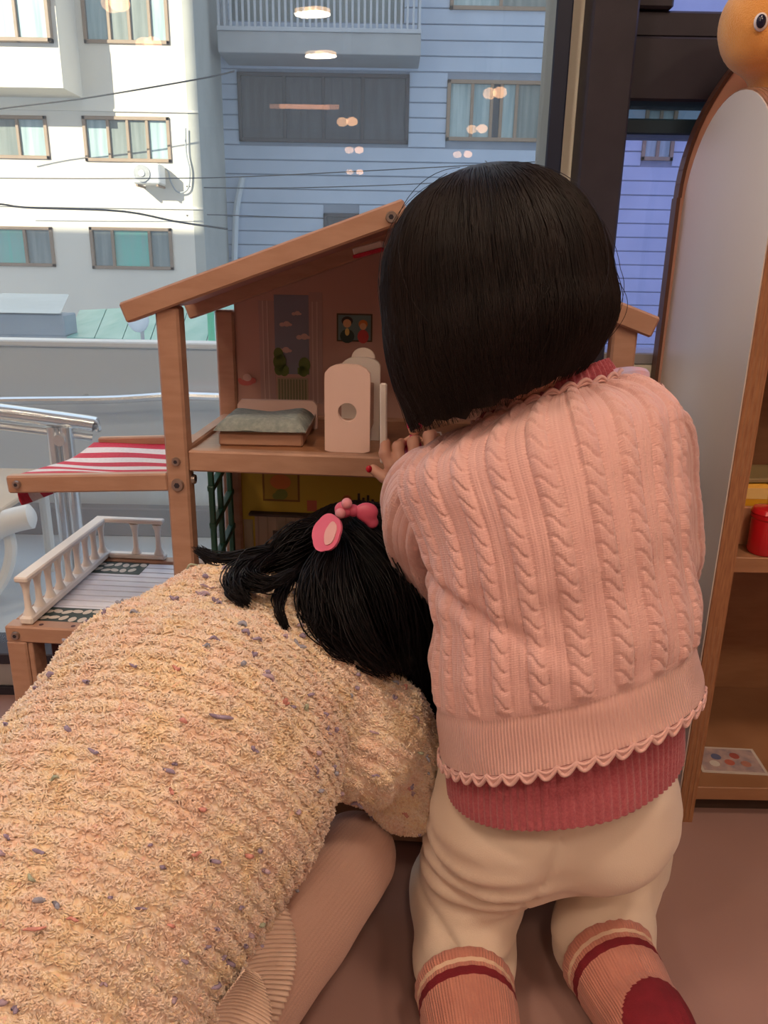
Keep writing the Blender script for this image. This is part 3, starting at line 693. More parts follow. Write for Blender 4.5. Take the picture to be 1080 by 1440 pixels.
# awning
MB().bar((-.201, -.002, .4665), (-.0125, -.002, .4765), .013, .0205, bev=.002).build('awning_arm', wd, dh)
MB().bar((-.19, HD, .462), (-.0125, HD, .472), .013, .0205, bev=.002).build('awning_arm', wd, dh)
ns = 9; rows = 55; cols = 28
yy = np.linspace(.006, HD-.006, rows); xx = np.linspace(-.196, -.014, cols)
Yg, Xg = np.meshgrid(yy, xx, indexing='ij')
tt = (Yg-yy[0])/(yy[-1]-yy[0]); Zg = .480-.012*tt-.013*np.sin(math.pi*tt)*(.6+.4*(Xg+.2)/.18)+(Xg+.1)*.035
Zg = np.minimum(Zg, .485)+.0012*np.sin(40*Xg+9*tt)
sx = np.where(Xg < -.17, 1, 0)
V = np.stack([Xg, Yg, Zg], -1); flap = []
for k in range(1, 8):
    f = V[:, 0].copy(); f[:, 0] -= .002*k-.00035*k*k; f[:, 2] -= .0052*k; f[:, 1] += .003*np.sin(k*.6+f[:, 1]*45); flap.append(f)
V = np.concatenate([np.stack(flap[::-1], 1), V], 1)
r_, c_ = V.shape[:2]; idx = np.arange(r_*c_).reshape(r_, c_)
Qd = np.stack([idx[:-1, :-1], idx[:-1, 1:], idx[1:, 1:], idx[1:, :-1]], -1).reshape(-1, 4)
stripe = (np.repeat(np.arange(r_-1), c_-1)*ns//(r_-1)) % 2
o = link('awning_cloth', fast_mesh('awning_cloth', V.reshape(-1, 3), Qd, [M['red_cloth'], M['white_cloth']], True, stripe), dh); o['label'] = 'red and white striped awning cloth'
md = o.modifiers.new('s', 'SOLIDIFY'); md.thickness = .001
# deck
DX = -.215
for y in (0, HD+.005):
    MB().box((DX-.0125, y-.011, 0), (DX+.0125, y+.011, .268), .002).build('deck_leg', wd, dh)
    MB().box((DX-.0125, y-.0105, .267), (-.0126, y+.0105, .2885), .002).build('deck_rail', wd, dh)
MB().box((DX-.0105, .0106, .267), (DX+.0105, HD-.0056, .2885), .002).build('deck_rail', wd, dh)
pl = mat('printed deck plank', (.72, .73, .8), .4, scale=10, c2=(.68, .68, .76), stretch=(1, 6, 1))
n = 12; y0, y1 = .0108, HD-.006
for k in range(n):
    MB().box((DX+.011, y0+(y1-y0)*k/n+.0004, .276), (-.0128, y0+(y1-y0)*(k+1)/n-.0022, .2855), .0005).build('plank', pl, dh)
MB().box((DX+.011, y0, .272), (-.0128, y1, .2755)).build('deck_base', mat('plank gap', (.14, .14, .19), .6, scale=9, var=.1), dh)
gm = mat('dark green print', (.03, .05, .045), .5, scale=9, var=.1)
for (mx, my) in ((-.165, .0345), (-.165, .194)):
    mt = MB().box((mx-.036, my-.024, .2855), (mx+.036, my+.018, .2862)).build('printed_mat', gm, dh)
    b = MB()
    for k in range(11):
        cx_, cy_ = mx-.029+.0125*(k % 5 if k < 5 else (k-5) % 6)-(.003 if k > 4 else 0), my-.012+(.019 if k > 4 else 0)+random.uniform(-.003, .003)
        an = random.uniform(0, 3.1); pts = []
        for q in range(10):
            t_ = 2*math.pi*q/10; ex, ey = .0072*math.cos(t_), .0048*math.sin(t_); pts.append((cx_+ex*math.cos(an)-ey*math.sin(an), cy_+ex*math.sin(an)+ey*math.cos(an), .2866))
        b.add(pts, [tuple(range(10))])
    b.build('petal_print', mat('petal cream', (.66, .58, .5), .5, scale=9, var=.1), mt)
for x in (-.185, -.145): MB().cyl((x, -.002, .2884), (x, -.002, .2888), .0028, n=10).build('peg_hole', M['dark_red'], dh)
# white railing
rg = link('deck_railing', None, dh); rx = DX+.013; wp = M['white_paint']
MB().box((rx-.0085, -.006, .344), (rx+.0085, HD+.01, .351), .0025).build('top_rail', wp, rg)
MB().box((rx-.0085, -.006, .2886), (rx+.0085, HD+.01, .299), .0025).build('bottom_rail', wp, rg)
MB().box((rx-.0085, HD-.002, .3445), (-.108, HD+.0105, .3512), .0025).build('top_rail', wp, rg)
MB().box((rx+.0086, HD-.002, .2892), (-.108, HD+.0105, .297), .0025).build('bottom_rail', wp, rg)
prof = [(.0075, 0), (.0065, .003), (.0042, .009), (.0038, .02), (.0038, .028), (.0045, .036), (.0065, .043), (.0075, .046)]
bme = MB().lathe(prof, (0, 0, 0), 12).mesh('baluster', wp, True)
for k in range(9): link('baluster', bme, rg, (rx, .004+k*(HD-.004)/8, .2985))
for x in (-.118, -.152): link('baluster', bme, rg, (x, HD+.004, .2975))
# things stored below the deck
MB().box((DX+.02, .03, .0), (-.03, .06, .262), .002).build('lower_door', M['dark_red'], dh)
MB().box((DX+.0126, -.008, 0), (DX+.019, .02, .266), .001).build('inner_post', wd, dh)
rc = mat('red wire', (.3, .02, .04), .4, scale=9, var=.1)
for x in (-.14, -.125, -.11): MB().cyl((x, .02, .2), (x, .02, .266), .0022, n=8).build('red_bar', rc, dh)

# toys inside the dollhouse
FZ = .5092
def hthing(name, label, cat, lx, ly, lz, rz=0): return thing(name, label, cat, tuple(W(lx, ly, lz)), -a4+rz)
bed = hthing('toy_bed', 'little wooden toy bed with grey green knitted blanket on the upper dollhouse floor', 'toy bed', .085, .055, FZ, .05)
MB().box((-.052, -.012, 0), (.046, .09, .016), .002).build('bed_base', wd, bed)
MB().box((-.05, -.01, .016), (.05, .09, .02), .001).build('mattress', M['white_paint'], bed)
g = 36; xs = np.linspace(-.056, .05, g); ys = np.linspace(-.018, .075, g); Yg, Xg = np.meshgrid(ys, xs, indexing='ij')
e = np.minimum(np.minimum(Xg+.056, .05-Xg), np.minimum(Yg+.018, .075-Yg)); Zt = .019+.013*np.clip(e/.012, 0, 1)**.6-.004*np.exp(-((Xg+.01)**2+(Yg-.06)**2)/.0008)+.0012*vnoise(np.stack([Xg*60, Yg*60, Xg*0], -1))
bl = mat('knitted blanket', (.22, .26, .25), .9, scale=160, c2=(.32, .35, .33), bump=.5, bscale=900)
V = np.stack([Xg, Yg, Zt], -1).reshape(-1, 3); Vb = V.copy(); Vb[:, 2] = .0185; idx = np.arange(g*g).reshape(g, g); Qt = np.stack([idx[:-1, :-1], idx[:-1, 1:], idx[1:, 1:], idx[1:, :-1]], -1).reshape(-1, 4)
link('blanket', fast_mesh('blanket', np.concatenate([V, Vb]), np.concatenate([Qt, Qt[:, ::-1]+g*g]), bl), bed)
MB().prism([(-.05, .0), (.052, .0), (.052, .03), (.047, .036), (-.045, .036), (-.05, .03)], 'y', .0905, .098).build('headboard', M['pink_paint'], bed)
# tall white arched panel piece
def arch_panel(w_, h_, y0, y1, hole=None, r=None, n=10):
    b = MB(); r = r or w_/2*.9
    pts = [(-w_/2, 0), (w_/2, 0)]
    pts += [(w_/2-r+r*math.cos(t), h_-r*.55+r*.55*math.sin(t)) for t in np.linspace(0, math.pi/2, n)]
    pts += [(-w_/2+r-r*math.cos(t), h_-r*.55+r*.55*math.sin(t)) for t in np.linspace(math.pi/2, 0, n)]
    if hole is None: return b.prism(pts, 'y', y0, y1)
    hx_, hz_, hr = hole; N = 48; outer = []
    # resample outline by angle around the hole
    for k in range(N):
        a = 2*math.pi*k/N; dx, dz = math.cos(a), math.sin(a); best = 9
        for i in range(len(pts)):
            p, q = np.array(pts[i]), np.array(pts[(i+1) % len(pts)]); ex, ez = q-p; den = dx*ez-dz*ex
            if abs(den) < 1e-9: continue
            t = ((p[0]-hx_)*ez-(p[1]-hz_)*ex)/den; s = ((p[0]-hx_)*dz-(p[1]-hz_)*dx)/den
            if t > 0 and -1e-6 <= s <= 1+1e-6: best = min(best, t)
        outer.append((hx_+best*dx, hz_+best*dz))
    vs = []
    for yv in (y0, y1):
        vs += [(x, yv, z) for x, z in outer]+[(hx_+hr*math.cos(2*math.pi*k/N), yv, hz_+hr*math.sin(2*math.pi*k/N)) for k in range(N)]
    fs = []
    for k in range(N):
        j = (k+1) % N
        fs += [(k, j, N+j, N+k), (2*N+j, 2*N+k, 3*N+k, 3*N+j), (j, k, 2*N+k, 2*N+j), (N+k, N+j, 3*N+j, 3*N+k)]
    return b.add(vs, fs)
wt = hthing('toy_wardrobe', 'white wooden toy piece with arched panels and a round hole, beside the little bed', 'toy furniture', .1855, .032, FZ, 0)
arch_panel(.051, .099, -.004, .004, (.0, .046, .0105), .022).build('side_panel', M['pink_paint'], wt, True, angle=30)
arch_panel(.046, .099, .062, .07, None, .02).build('side_panel', M['white_paint'], wt, True, (.008, 0, 0), 30)
MB().box((-.02, .0041, .02), (.024, .0619, .026), .001).build('seat_board', wd, wt)
MB().box((.018, .0041, .026), (.024, .0619, .07), .001).build('back_board', wd, wt)
MB().prism([(.016+.014*math.cos(t), .0+.012*math.sin(t)) for t in np.linspace(0, math.pi, 14)], 'y', .0705, .074).build('knob', M['white_lam'], wt, loc=(-.006, 0, .0975))
rod = hthing('toy_ladder_rail', 'slim white toy pole gripped by the standing hand at the dollhouse edge', 'toy pole', .2305, -.017, .51)
b = MB(); b.bar((0, 0, 0), (-.002, .004, .085), .0075, .006, (0, 1, 0), .0015); b.build('pole', M['white_paint'], rod)
MB().bar((-.0005, .001, .012), (-.0006, .001, .02), .0078, .0063, (0, 1, 0), .0005).build('band', pm('lilac', (.28, .22, .3)), rod)
dl = hthing('toy_doll', 'tiny doll in a bright pink dress held under the dark bob haircut', 'doll', .262, .0, .5142)
mp_ = mat('bright pink plastic', (.65, .03, .13), .4, scale=9, var=.1)
MB().lathe([(.013, 0), (.011, .008), (.006, .02), (.005, .024)], (0, 0, 0), 14).build('dress', mp_, dl, True)
MB().ell((0, 0, .031), (.0075, .0075, .008)).build('head', mat('doll face', (.72, .42, .3), .5, scale=9, var=.05), dl, True)
MB().ell((0, .001, .034), (.0085, .0085, .0075)).build('hair', mp_, dl, True)
for s in (-1, 1): MB().cyl((s*.004, 0, .022), (s*.014, -.003, .015), .0022, n=8).build('arm', MATS['doll face'], dl, True)
b2 = hthing('toy_bag', 'small glossy clear plastic toy next to the pink doll', 'toy', .287, .004, .514)
MB().ell((0, 0, .011), (.013, .009, .011)).build('body', mat('clear grey plastic', (.5, .46, .47), .15, scale=9, var=.1), b2, True)
MB().tube([(-.006, 0, .02), (-.003, 0, .027), (.003, 0, .027), (.006, 0, .02)], .0012, 6).build('handle', MATS['clear grey plastic'], b2, True)

# ================================================================== SHELF UNIT
sh = thing('shelf_unit', 'wooden toy shelf with white arched side panel, right of the kneeling child', 'shelf', (0, 0, 0))
SX, SY0, SY1 = .403, .88, 1.155
cy, rr = (SY0+SY1)/2, (SY1-SY0)/2; zc_ = .775
pts = [(SY0, 0), (SY1, 0)]+[(cy+rr*math.cos(t), zc_+rr*math.sin(t)) for t in np.linspace(0, math.pi, 28)]
MB().prism(pts, 'x', SX+.0005, SX+.0215).build('side_panel', M['wood_dark'], sh, True, angle=30)
ins = [(y+(cy-y)*.012, z) for y, z in pts]
MB().prism([(SY0+.002, .002), (SY1-.002, .002)]+[(cy+(rr-.002)*math.cos(t), zc_+(rr-.002)*math.sin(t)) for t in np.linspace(0, math.pi, 28)], 'x', SX-.001, SX+.0006).build('side_laminate', M['white_lam'], sh)
for k in (0, 1, 2): 
    x = SX+.004+k*.006
    MB().prism([(SY0-.0006, .002), (SY0+.001, .002)]+[(cy-(rr+.0006)*math.cos(t), zc_+(rr+.0006)*math.sin(t)) for t in np.linspace(0, math.pi*.55, 16)][::-1][::-1]+[(cy-(rr-.001)*math.cos(t), zc_+(rr-.001)*math.sin(t)) for t in np.linspace(math.pi*.55, 0, 16)], 'x', x, x+.0022).build('ply_layer', M['wood_shelf'], sh)
SR = .93
bcx, br = .671, .273
pts = [(bcx-br, .0), (bcx+br, .0)]+[(bcx+br*math.cos(t), .805+br*math.sin(t)) for t in np.linspace(0, math.pi, 40)]
MB().prism(pts, 'y', SY1+.001, SY1+.019).build('back_panel', M['salmon'], sh)
edge = [(bcx+br*math.cos(t), SY1+.010, .805+br*math.sin(t)) for t in np.linspace(0, math.pi, 50)]
b = MB()
for k in range(49):
    b.bar(edge[k], edge[k+1], .02, .005, (np.array(edge[k])-np.array([bcx, SY1+.01, .805])), .0003)
b.box((bcx-br-.004, SY1+.0, 0), (bcx-br+.001, SY1+.02, .805)); b.build('edge_band', mat('dark edge band', (.11, .045, .03), .5, scale=20, var=.1), sh)
MB().box((SX+.0216, SY1-.006, .05), (SR-.02, SY1+.0005, .72)).build('inner_back', M['wood_shelf'], sh)
for z in (.032, .362, .7):
    MB().box((SX+.0216, SY0+.006, z), (SR-.0211, SY1-.007, z+.02), .001).build('shelf_board', M['wood_shelf'], sh)
MB().box((SX+.0216, SY0+.03, 0), (SR-.0211, SY0+.045, .031)).build('kick_board', mat('dark kick board', (.05, .025, .015), .6, scale=9, var=.1), sh)
MB().prism([(SY0, 0), (SY1, 0)]+[(cy+rr*math.cos(t), zc_+rr*math.sin(t)) for t in np.linspace(0, math.pi, 28)], 'x', SR-.021, SR).build('side_panel', M['wood_shelf'], sh, True, angle=30)
# things on it
q = P(1030, 735, .94); zb_ = .3825
bx = thing('toy_crate', 'salmon wooden crate on the middle shelf board of the shelf', 'crate', (q[0]+.075, .985, zb_))
cm = mat('crate wood', (.5, .23, .12), .5, scale=8, var=.15)
for lo, hi in (((-.1, -.055, 0), (.1, -.049, .05)), ((-.1, .049, 0), (.1, .055, .05)), ((-.1, -.049, 0), (-.094, .049, .05)), ((.094, -.049, 0), (.1, .049, .05))): MB().box(lo, hi, .001).build('crate_board', cm, bx)
MB().box((-.094, -.049, 0), (.094, .049, .004)).build('crate_bottom', cm, bx)
for (dx, dy, c, nm, lb) in ((-.06, -.005, (.72, .36, .02), 'yellow', 'orange yellow toy block peeking out of the crate'), (.02, .0, (.7, .27, .02), 'orange', 'deep orange toy block in the crate, behind the red cup')):
    t = thing('toy_block', lb, 'toy block', (q[0]+.075+dx, .985+dy, zb_+.0045)); 
    MB().box((-.03, -.035, 0), (.03, .035, .07), .004).build('block', mat('block '+nm, c, .4, scale=6, var=.06), t)
    MB().box((-.026, -.0355, .052), (.026, -.034, .066)).build('label_strip', mat('block stripe '+nm, (.8, .55, .2), .4, scale=6, var=.06), t)
q2 = P(1068, 750, .905)
t = thing('toy_cup', 'glossy red toy cup standing in front of the crate on the shelf', 'cup', (q2[0]+.008, .905, zb_))
MB().lathe([(.017, 0), (.0195, .004), (.0195, .044), (.021, .046), (.021, .05), (.018, .05), (.017, .006)], (0, 0, 0), 24).build('cup', mat('glossy red', (.5, .01, .015), .2, scale=6, var=.06), t, True)
MB().lathe([(.0205, .0), (.0215, .002), (.019, .007), (.005, .009)], (0, 0, .05), 24).build('lid', MATS['glossy red'], t, True)
t = thing('toy_tray', 'grey green toy tray lying on top of the orange blocks', 'tray', (q[0]+.075, .985, zb_+.0755), .1)
MB().box((-.08, -.03, 0), (.08, .04, .006), .002).build('tray', mat('tray wood', (.3, .22, .1), .5, scale=6, var=.2), t)
MB().bar((-.02, -.02, .009), (.08, -.03, .010), .006, .004).build('green_stick', mat('green stick', (.08, .16, .05), .5, scale=6, var=.2), t)
cd_ = thing('picture_card', 'glossy picture card lying on the bottom shelf board', 'card', (.492, .945, .0525), math.radians(-3))
MB().box((-.045, -.03, 0), (.045, .03, .0012)).build('card', mat('card white', (.6, .52, .47), .2, scale=6, var=.05), cd_)
MB().box((-.041, -.026, .0012), (.041, .026, .0015)).build('print', mat('card print', (.5, .36, .33), .2, scale=60, c2=(.32, .25, .27), detail=2), cd_)
for x, y, c in ((-.015, .006, (.12, .14, .25)), (.012, .01, (.4, .1, .08)), (.0, -.006, (.5, .14, .1)), (.022, -.008, (.45, .2, .15)), (-.022, -.01, (.6, .55, .5))):
    MB().cyl((x, y, .0015), (x, y, .0018), .007, n=12).build('print_spot', mat('spot%.2f%.2f' % (c[0], c[2]), c, .3, scale=6, var=.05), cd_)
t = thing('wooden_peg', 'small pale wooden block between the shelf and the cardigan', 'block', tuple(P(962, 925, .86)*np.array([1, 1, 0])))
zz = P(962, 925, .86)[2]
b = MB(); b.box((-.008, -.008, 0), (.008, .008, zz-.01), .002); b.build('leg', M['wood_shelf'], t); MB().box((-.013, -.012, zz-.0095), (.011, .012, zz+.022), .003).build('head', M['wood'], t)

# plush toy on the top board
pt = thing('plush_toy', 'orange yellow plush animal with round snout sitting on top of the shelf', 'plush toy', (.0, 0, 0))
hc = P(1092, 30, 1.04)
pc = np.array([hc[0]+.045, 1.04, .72])
ms = mat('orange plush', (.88, .42, .10), .95, scale=40, c2=(.82, .36, .08), bump=.6, bscale=700, sheen=.6)
prims = [ell(hc+(.024, .02, .006), (.068, .066, .06)), ell(hc+(-.022, .0, -.004), (.042, .045, .047)), ell(hc+(-.004, .0, -.028), (.04, .04, .026)), cone(hc+(.03, .02, -.05), pc+(.012, 0, .07), .04, .06), ell(pc+(.012, 0, .055), (.068, .06, .06)),
         cone(pc+(-.03, -.02, .1), pc+(-.045, -.06, .08), .02, .016), cone(pc+(.06, -.02, .1), pc+(.09, -.045, .07), .022, .018), cone(pc+(-.025, -.03, .025), pc+(-.032, -.09, .024), .022, .024), cone(pc+(.055, -.03, .025), pc+(.07, -.09, .024), .024, .026)]
V, Q = sdf_arrays(prims, .006, .02); link('body', fast_mesh('body', V, Q, ms), pt)
def surf(prims, o, d, k=.02):
    o = np.array(o, float); d = np.array(d, float); d /= np.linalg.norm(d); t = 0
    for _ in range(200):
        v = float(sdf_eval(prims, (o+d*t)[None], k)[0])
        if v < .0003: break
        t += max(v*.6, .0003)
    return o+d*t
for (px, py) in ((1070, 31),):
    s_ = surf(prims, CAM, D(px, py)); b = MB().ell((0, 0, 0), (.008, .004, .0095)); b.build('eye_white', mat('eye white', (.75, .7, .72), .4, scale=9, var=.05), pt, True, tuple(s_))
    MB().ell((0, -.003, 0), (.0055, .003, .007)).build('pupil', mat('eye navy', (.01, .012, .04), .2, scale=9, var=.1), pt, True, tuple(s_+np.array([-.001, 0, 0])))
s_ = surf(prims, hc+(.055, -.2, .012), (0, 1, 0)); MB().ell((0, 0, 0), (.008, .004, .0095)).build('eye_white', MATS['eye white'], pt, True, tuple(s_)); MB().ell((0, -.003, 0), (.0055, .003, .007)).build('pupil', MATS['eye navy'], pt, True, tuple(s_))

# ================================================================== PEOPLE
M['skin'] = mat('child skin', (.66, .37, .28), .5, scale=14, c2=(.62, .33, .24))
M['hair'] = mat('black brown hair', (.010, .0065, .006), .5, scale=60, c2=(.016, .010, .009), stretch=(1, 1, .15), spec=.22)
M['knit_pink'] = uvbump(mat('pink cable knit', (.73, .435, .395), .9, scale=30, c2=(.68, .39, .355), bump=.25, bscale=1100, sheen=.35), 480, 560, .25, .0005)
M['knit_rib'] = uvbump(mat('pink rib knit', (.72, .42, .37), .9, scale=30, c2=(.68, .385, .335), bump=.2, bscale=900, sheen=.3), 400, 0, .6, .0010)
M['red_knit'] = mat('rose red rib knit', (.37, .062, .085), .95, scale=500, c2=(.46, .10, .12), bump=.5, bscale=800, sheen=.3)
M['pants'] = mat('cream cotton trousers', (.75, .61, .49), .85, scale=5, c2=(.71, .57, .45), bump=.15, bscale=900, sheen=.2)
M['sock_a'] = uvbump(mat('salmon sock', (.55, .22, .16), .9, scale=60, c2=(.5, .19, .14), bump=.3, bscale=900, sheen=.2), 420, 0, .5, .0008)
M['sock_b'] = mat('dark red sock', (.2, .008, .018), .9, scale=60, c2=(.16, .006, .014), bump=.3, bscale=900)
M['sock_c'] = mat('cream sock line', (.72, .5, .36), .9, scale=60, var=.05, bump=.3, bscale=900)
M['nail'] = mat('red nail polish', (.5, .01, .03), .25, scale=9, var=.05)

def loft(C_, A_, B_, nth, disp=None, e=1.0):
    """rings: centre C, half axis A, half axis B (nv x 3). returns V, Q, uv, (u,v) arrays. u=0.5 is -B side"""
    nv = len(C_); th = math.pi/2+2*math.pi*np.linspace(0, 1, nth+1)
    c, s = np.cos(th), np.sin(th)
    if e != 1: c = np.sign(c)*np.abs(c)**e; s = np.sign(s)*np.abs(s)**e
    V = C_[:, None]+A_[:, None]*c[None, :, None]+B_[:, None]*s[None, :, None]
    du = np.gradient(V, axis=1); du[:, 0] = du[:, -1] = (V[:, 1]-V[:, -2])/2; dv = np.gradient(V, axis=0)
    N = np.cross(du, dv); N /= np.linalg.norm(N, axis=2, keepdims=True)+1e-12
    out = np.einsum('ijk,ijk->ij', N, V-C_[:, None]).mean(); N *= np.sign(out)
    ul = np.linspace(0, 1, nth+1)[None]*np.linalg.norm(du, axis=2).sum(1).mean()
    vl = np.concatenate([[0], np.cumsum(np.linalg.norm(np.diff(V, axis=0), axis=2).mean(1))])[:, None]
    Ug, Vg = np.broadcast_arrays(ul, vl)
    if disp is not None: V = V+N*disp(Ug, Vg, V)[..., None]
    idx = np.arange(nv*(nth+1)).reshape(nv, nth+1)
    Q = np.stack([idx[:-1, :-1], idx[:-1, 1:], idx[1:, 1:], idx[1:, :-1]], -1).reshape(-1, 4)
    if out < 0: Q = Q[:, ::-1]
    return V.reshape(-1, 3), Q, np.stack([Ug, Vg], -1).reshape(-1, 2), V
def rings(keys, nv, tilt=0.0):
    """keys: (xl,yl,xr,yr,Y,b) pixels of the left and right outline at depth Y"""
    K = []
    for xl, yl, xr, yr, Y, b in keys:
        l, r = P(xl, yl, Y), P(xr, yr, Y); K.append([*((l+r)/2), *((r-l)/2), b])
    K = catmull(K, np.linspace(0, 1, nv)); B = np.zeros((nv, 3)); B[:, 1] = K[:, 6]; B[:, 2] = tilt*K[:, 6]
    return K[:, :3], K[:, 3:6], B
def path_frames(K, rad, nv):
    Pp = catmull(K, np.linspace(0, 1, nv)); R = catmull(np.array(rad)[:, None], np.linspace(0, 1, nv))[:, 0]
    T = np.gradient(Pp, axis=0); T /= np.linalg.norm(T, axis=1, keepdims=True); u = np.cross(T[0], [0, 1., .3]); u /= np.linalg.norm(u); A = []; B = []
    for i in range(nv):
        u = u-T[i]*(u@T[i]); u /= np.linalg.norm(u); v = np.cross(T[i], u); A.append(u*R[i]); B.append(v*R[i])
    return Pp, np.array(A), np.array(B)
def sstep(a, b, x): t = np.clip((x-a)/(b-a), 0, 1); return t*t*(3-2*t)
def cables(per, wd_, amp, L, ph=0):
    def f(U, Vv):
        k = U/per+ph; fr = (k-np.floor(k)-.5)*per; x = fr/wd_
        prof = np.sqrt(np.clip(1-x*x, 0, 1)); tw = np.abs(np.sin(math.pi*(Vv/L+.38*x+.16*np.sin(math.pi*x))))
        cab = prof*(.25+.75*np.minimum(1, tw*1.9)**.7)
        dots = .65+.35*np.sin(2*math.pi*Vv/.0031)
        groove = np.exp(-((np.abs(x)-1.14)/.12)**2)
        mid = np.exp(-((np.abs(fr)-per*.5)/(per*.022))**2)
        return amp*cab-amp*.5*groove*dots-amp*.32*mid
    return f

# ------------------------------------------------------------------ child on the right (pink cable cardigan)
g2 = thing('person', 'kneeling small child with black bob, pink cable knit cardigan and cream trousers', 'person', (0, 0, 0))
TOR = [(622, 1062, 974, 952, .60, .094), (619, 1000, 964, 900, .605, .091), (617, 930, 962, 840, .61, .09), (613, 868, 956, 780, .615, .089),
       (604, 800, 950, 705, .62, .089), (588, 742, 947, 645, .63, .087), (568, 690, 946, 592, .64, .082), (572, 658, 938, 562, .648, .072), (612, 628, 908, 541, .656, .056), (672, 602, 866, 533, .66, .045)]
NV = 345
Cc, Aa, Bb = rings(TOR, NV, -.28)
tl = np.linspace(0, 1, NV)
_cab = cables(.0262, .0060, .0040, .0142)
def cdisp(U, Vv, V):
    t = tl[:, None]; fade = sstep(.125, .15, t)*(1-.9*sstep(.955, .985, t))
    d = _cab(U+.010*np.sin(Vv*6), Vv)*fade
    n = vnoise(V*np.array([16, 16, 26])+3)*.0035+vnoise(V*np.array([40, 40, 55]))*.0014
    # crease across the left waist and slack folds above the hem
    lp = P(640, 875, .53); dd = V-lp
    n = n-.007*np.exp(-((dd[..., 2]+.25*dd[..., 0])/.008)**2)*np.exp(-np.clip(dd[..., 0], 0, 9)**2/.004)
    n = n+.004*np.exp(-((t-.2)/.06)**2)*(1+.6*np.sin(U*38))*.6-.0012*np.exp(-((t-.118)/.012)**2)
    return d+n*sstep(0, .05, t)+.002
V, Q, uv, Vg = loft(Cc, Aa, Bb, 610, cdisp, .94)
rows = NV-1; fi = np.repeat(np.arange(rows), 610); mi = np.where((fi < .125*rows) | (fi > .962*rows), 1, 0)
TV, TQ, TUV, Tmi = V, Q, uv, mi
parts = [(V, Q, uv, mi)]
ARM_L = [P(640, 672, .655), P(606, 694, .668), P(599, 750, .69), P(622, 806, .72), P(634, 790, .76), P(606, 722, .79), P(594, 692, .80)]
ARM_R = [P(890, 580, .655), P(915, 622, .668), P(922, 700, .68), P(930, 785, .69), P(905, 835, .73), P(850, 790, .78), P(790, 740, .81)]
for K, R in ((ARM_L, [.032, .040, .038, .034, .032, .029, .026]), (ARM_R, [.03, .034, .034, .033, .032, .03, .027])):
    Pp, A, B = path_frames(K, R, 150); sc = cables(.0262, .0058, .0036, .0142, .3)
    def sd(U, Vv, V): return sc(U, Vv)+vnoise(V*35)*.002
    v, q, uv_, _ = loft(Pp, A, B, 210, sd); parts.append((v, q, uv_, np.zeros(len(q), int)))
Vs, Qs = merge([(a, b) for a, b, _, _ in parts])
cg = link('cardigan', fast_mesh('cardigan', Vs, Qs, [M['knit_pink'], M['knit_rib']], True, np.concatenate([p[3] for p in parts]), np.concatenate([p[2] for p in parts])), g2)
cg['label'] = 'pink cable knit cardigan with ribbed scalloped hem'
# scalloped trim on hem and neck
def scallop(ring, n, drop, r, down, name, m, out=.001):
    L = len(ring); c = ring.mean(0); pts = []; N = n*12
    seg = np.linalg.norm(np.diff(ring, axis=0), axis=1); s = np.concatenate([[0], np.cumsum(seg)]); f = np.linspace(0, s[-1], N+1)
    R = np.stack([np.interp(f, s, ring[:, k]) for k in range(3)], 1)
    ph = np.abs(np.sin(math.pi*n*f/s[-1])); rad = R-c; rad /= np.linalg.norm(rad, axis=1, keepdims=True)
    VV = []; QQ = []
    for k, (dz, rr_) in enumerate(((1.0, r), (.45, r*.7))):
        p = R+np.array(down)*(drop*(ph*dz+(0 if k == 0 else -.1)))[:, None]+rad*out
        VV.append(tubes_fast(p[None], rr_, 7))
    hem = [R+rad*out, R+np.array(down)*(drop*ph)[:, None]+rad*out]
    G_ = np.stack(hem, 0); idx = np.arange(2*(N+1)).reshape(2, -1); q = np.stack([idx[0, :-1], idx[0, 1:], idx[1, 1:], idx[1, :-1]], -1)
    VV.append((G_.reshape(-1, 3), q))
    v, q = merge(VV); return link(name, fast_mesh(name, v, q, m), cg)
scallop(Vg[0], 46, .0088, .0017, (0, 0, -1), 'scalloped_trim', M['knit_pink'])
scallop(Vg[-6], 26, .005, .0016, (0, 0, 1), 'scalloped_trim', M['knit_pink'])

# rose red knit underneath
RED = [(632, 1112, 952, 1040, .602, .090), (629, 1080, 952, 1002, .604, .089), (628, 1035, 950, 945, .606, .085), (628, 985, 948, 890, .608, .082)]
Cc, Aa, Bb = rings(RED, 60, -.12)
def rdisp(U, Vv, V): return .0022*np.abs(np.sin(math.pi*U/.0062))**.8+vnoise(V*22)*.003
v, q, uv_, _ = loft(Cc, Aa, Bb, 640, rdisp, .96); rd = link('red_tunic', fast_mesh('red_tunic', v, q, M['red_knit'], True, None, uv_), g2); rd['label'] = 'rose red ribbed knit hem below the cardigan'
md = rd.modifiers.new('s', 'SOLIDIFY'); md.thickness = .003
NK = [(668, 606, 868, 536, .658, .0455), (676, 588, 862, 520, .660, .0445), (686, 572, 852, 506, .662, .043)]
Cc, Aa, Bb = rings(NK, 30, -.28); v, q, uv_, _ = loft(Cc, Aa, Bb, 400, lambda U, Vv, V: .0013*np.sin(2*math.pi*U/.006)); o = link('red_collar', fast_mesh('red_collar', v, q, M['red_knit'], True, None, uv_), g2); md = o.modifiers.new('s', 'SOLIDIFY'); md.thickness = .002
sc_ = [P(838, 540, .635), P(862, 531, .64), P(890, 527, .65), P(905, 530, .66)]
MB().tube(catmull(sc_, np.linspace(0, 1, 16)), [.004]+[.007]*14+[.004], 10).build('lilac_collar', mat('lilac collar cloth', (.55, .46, .6), .8, scale=60, c2=(.7, .4, .45)), g2, True)

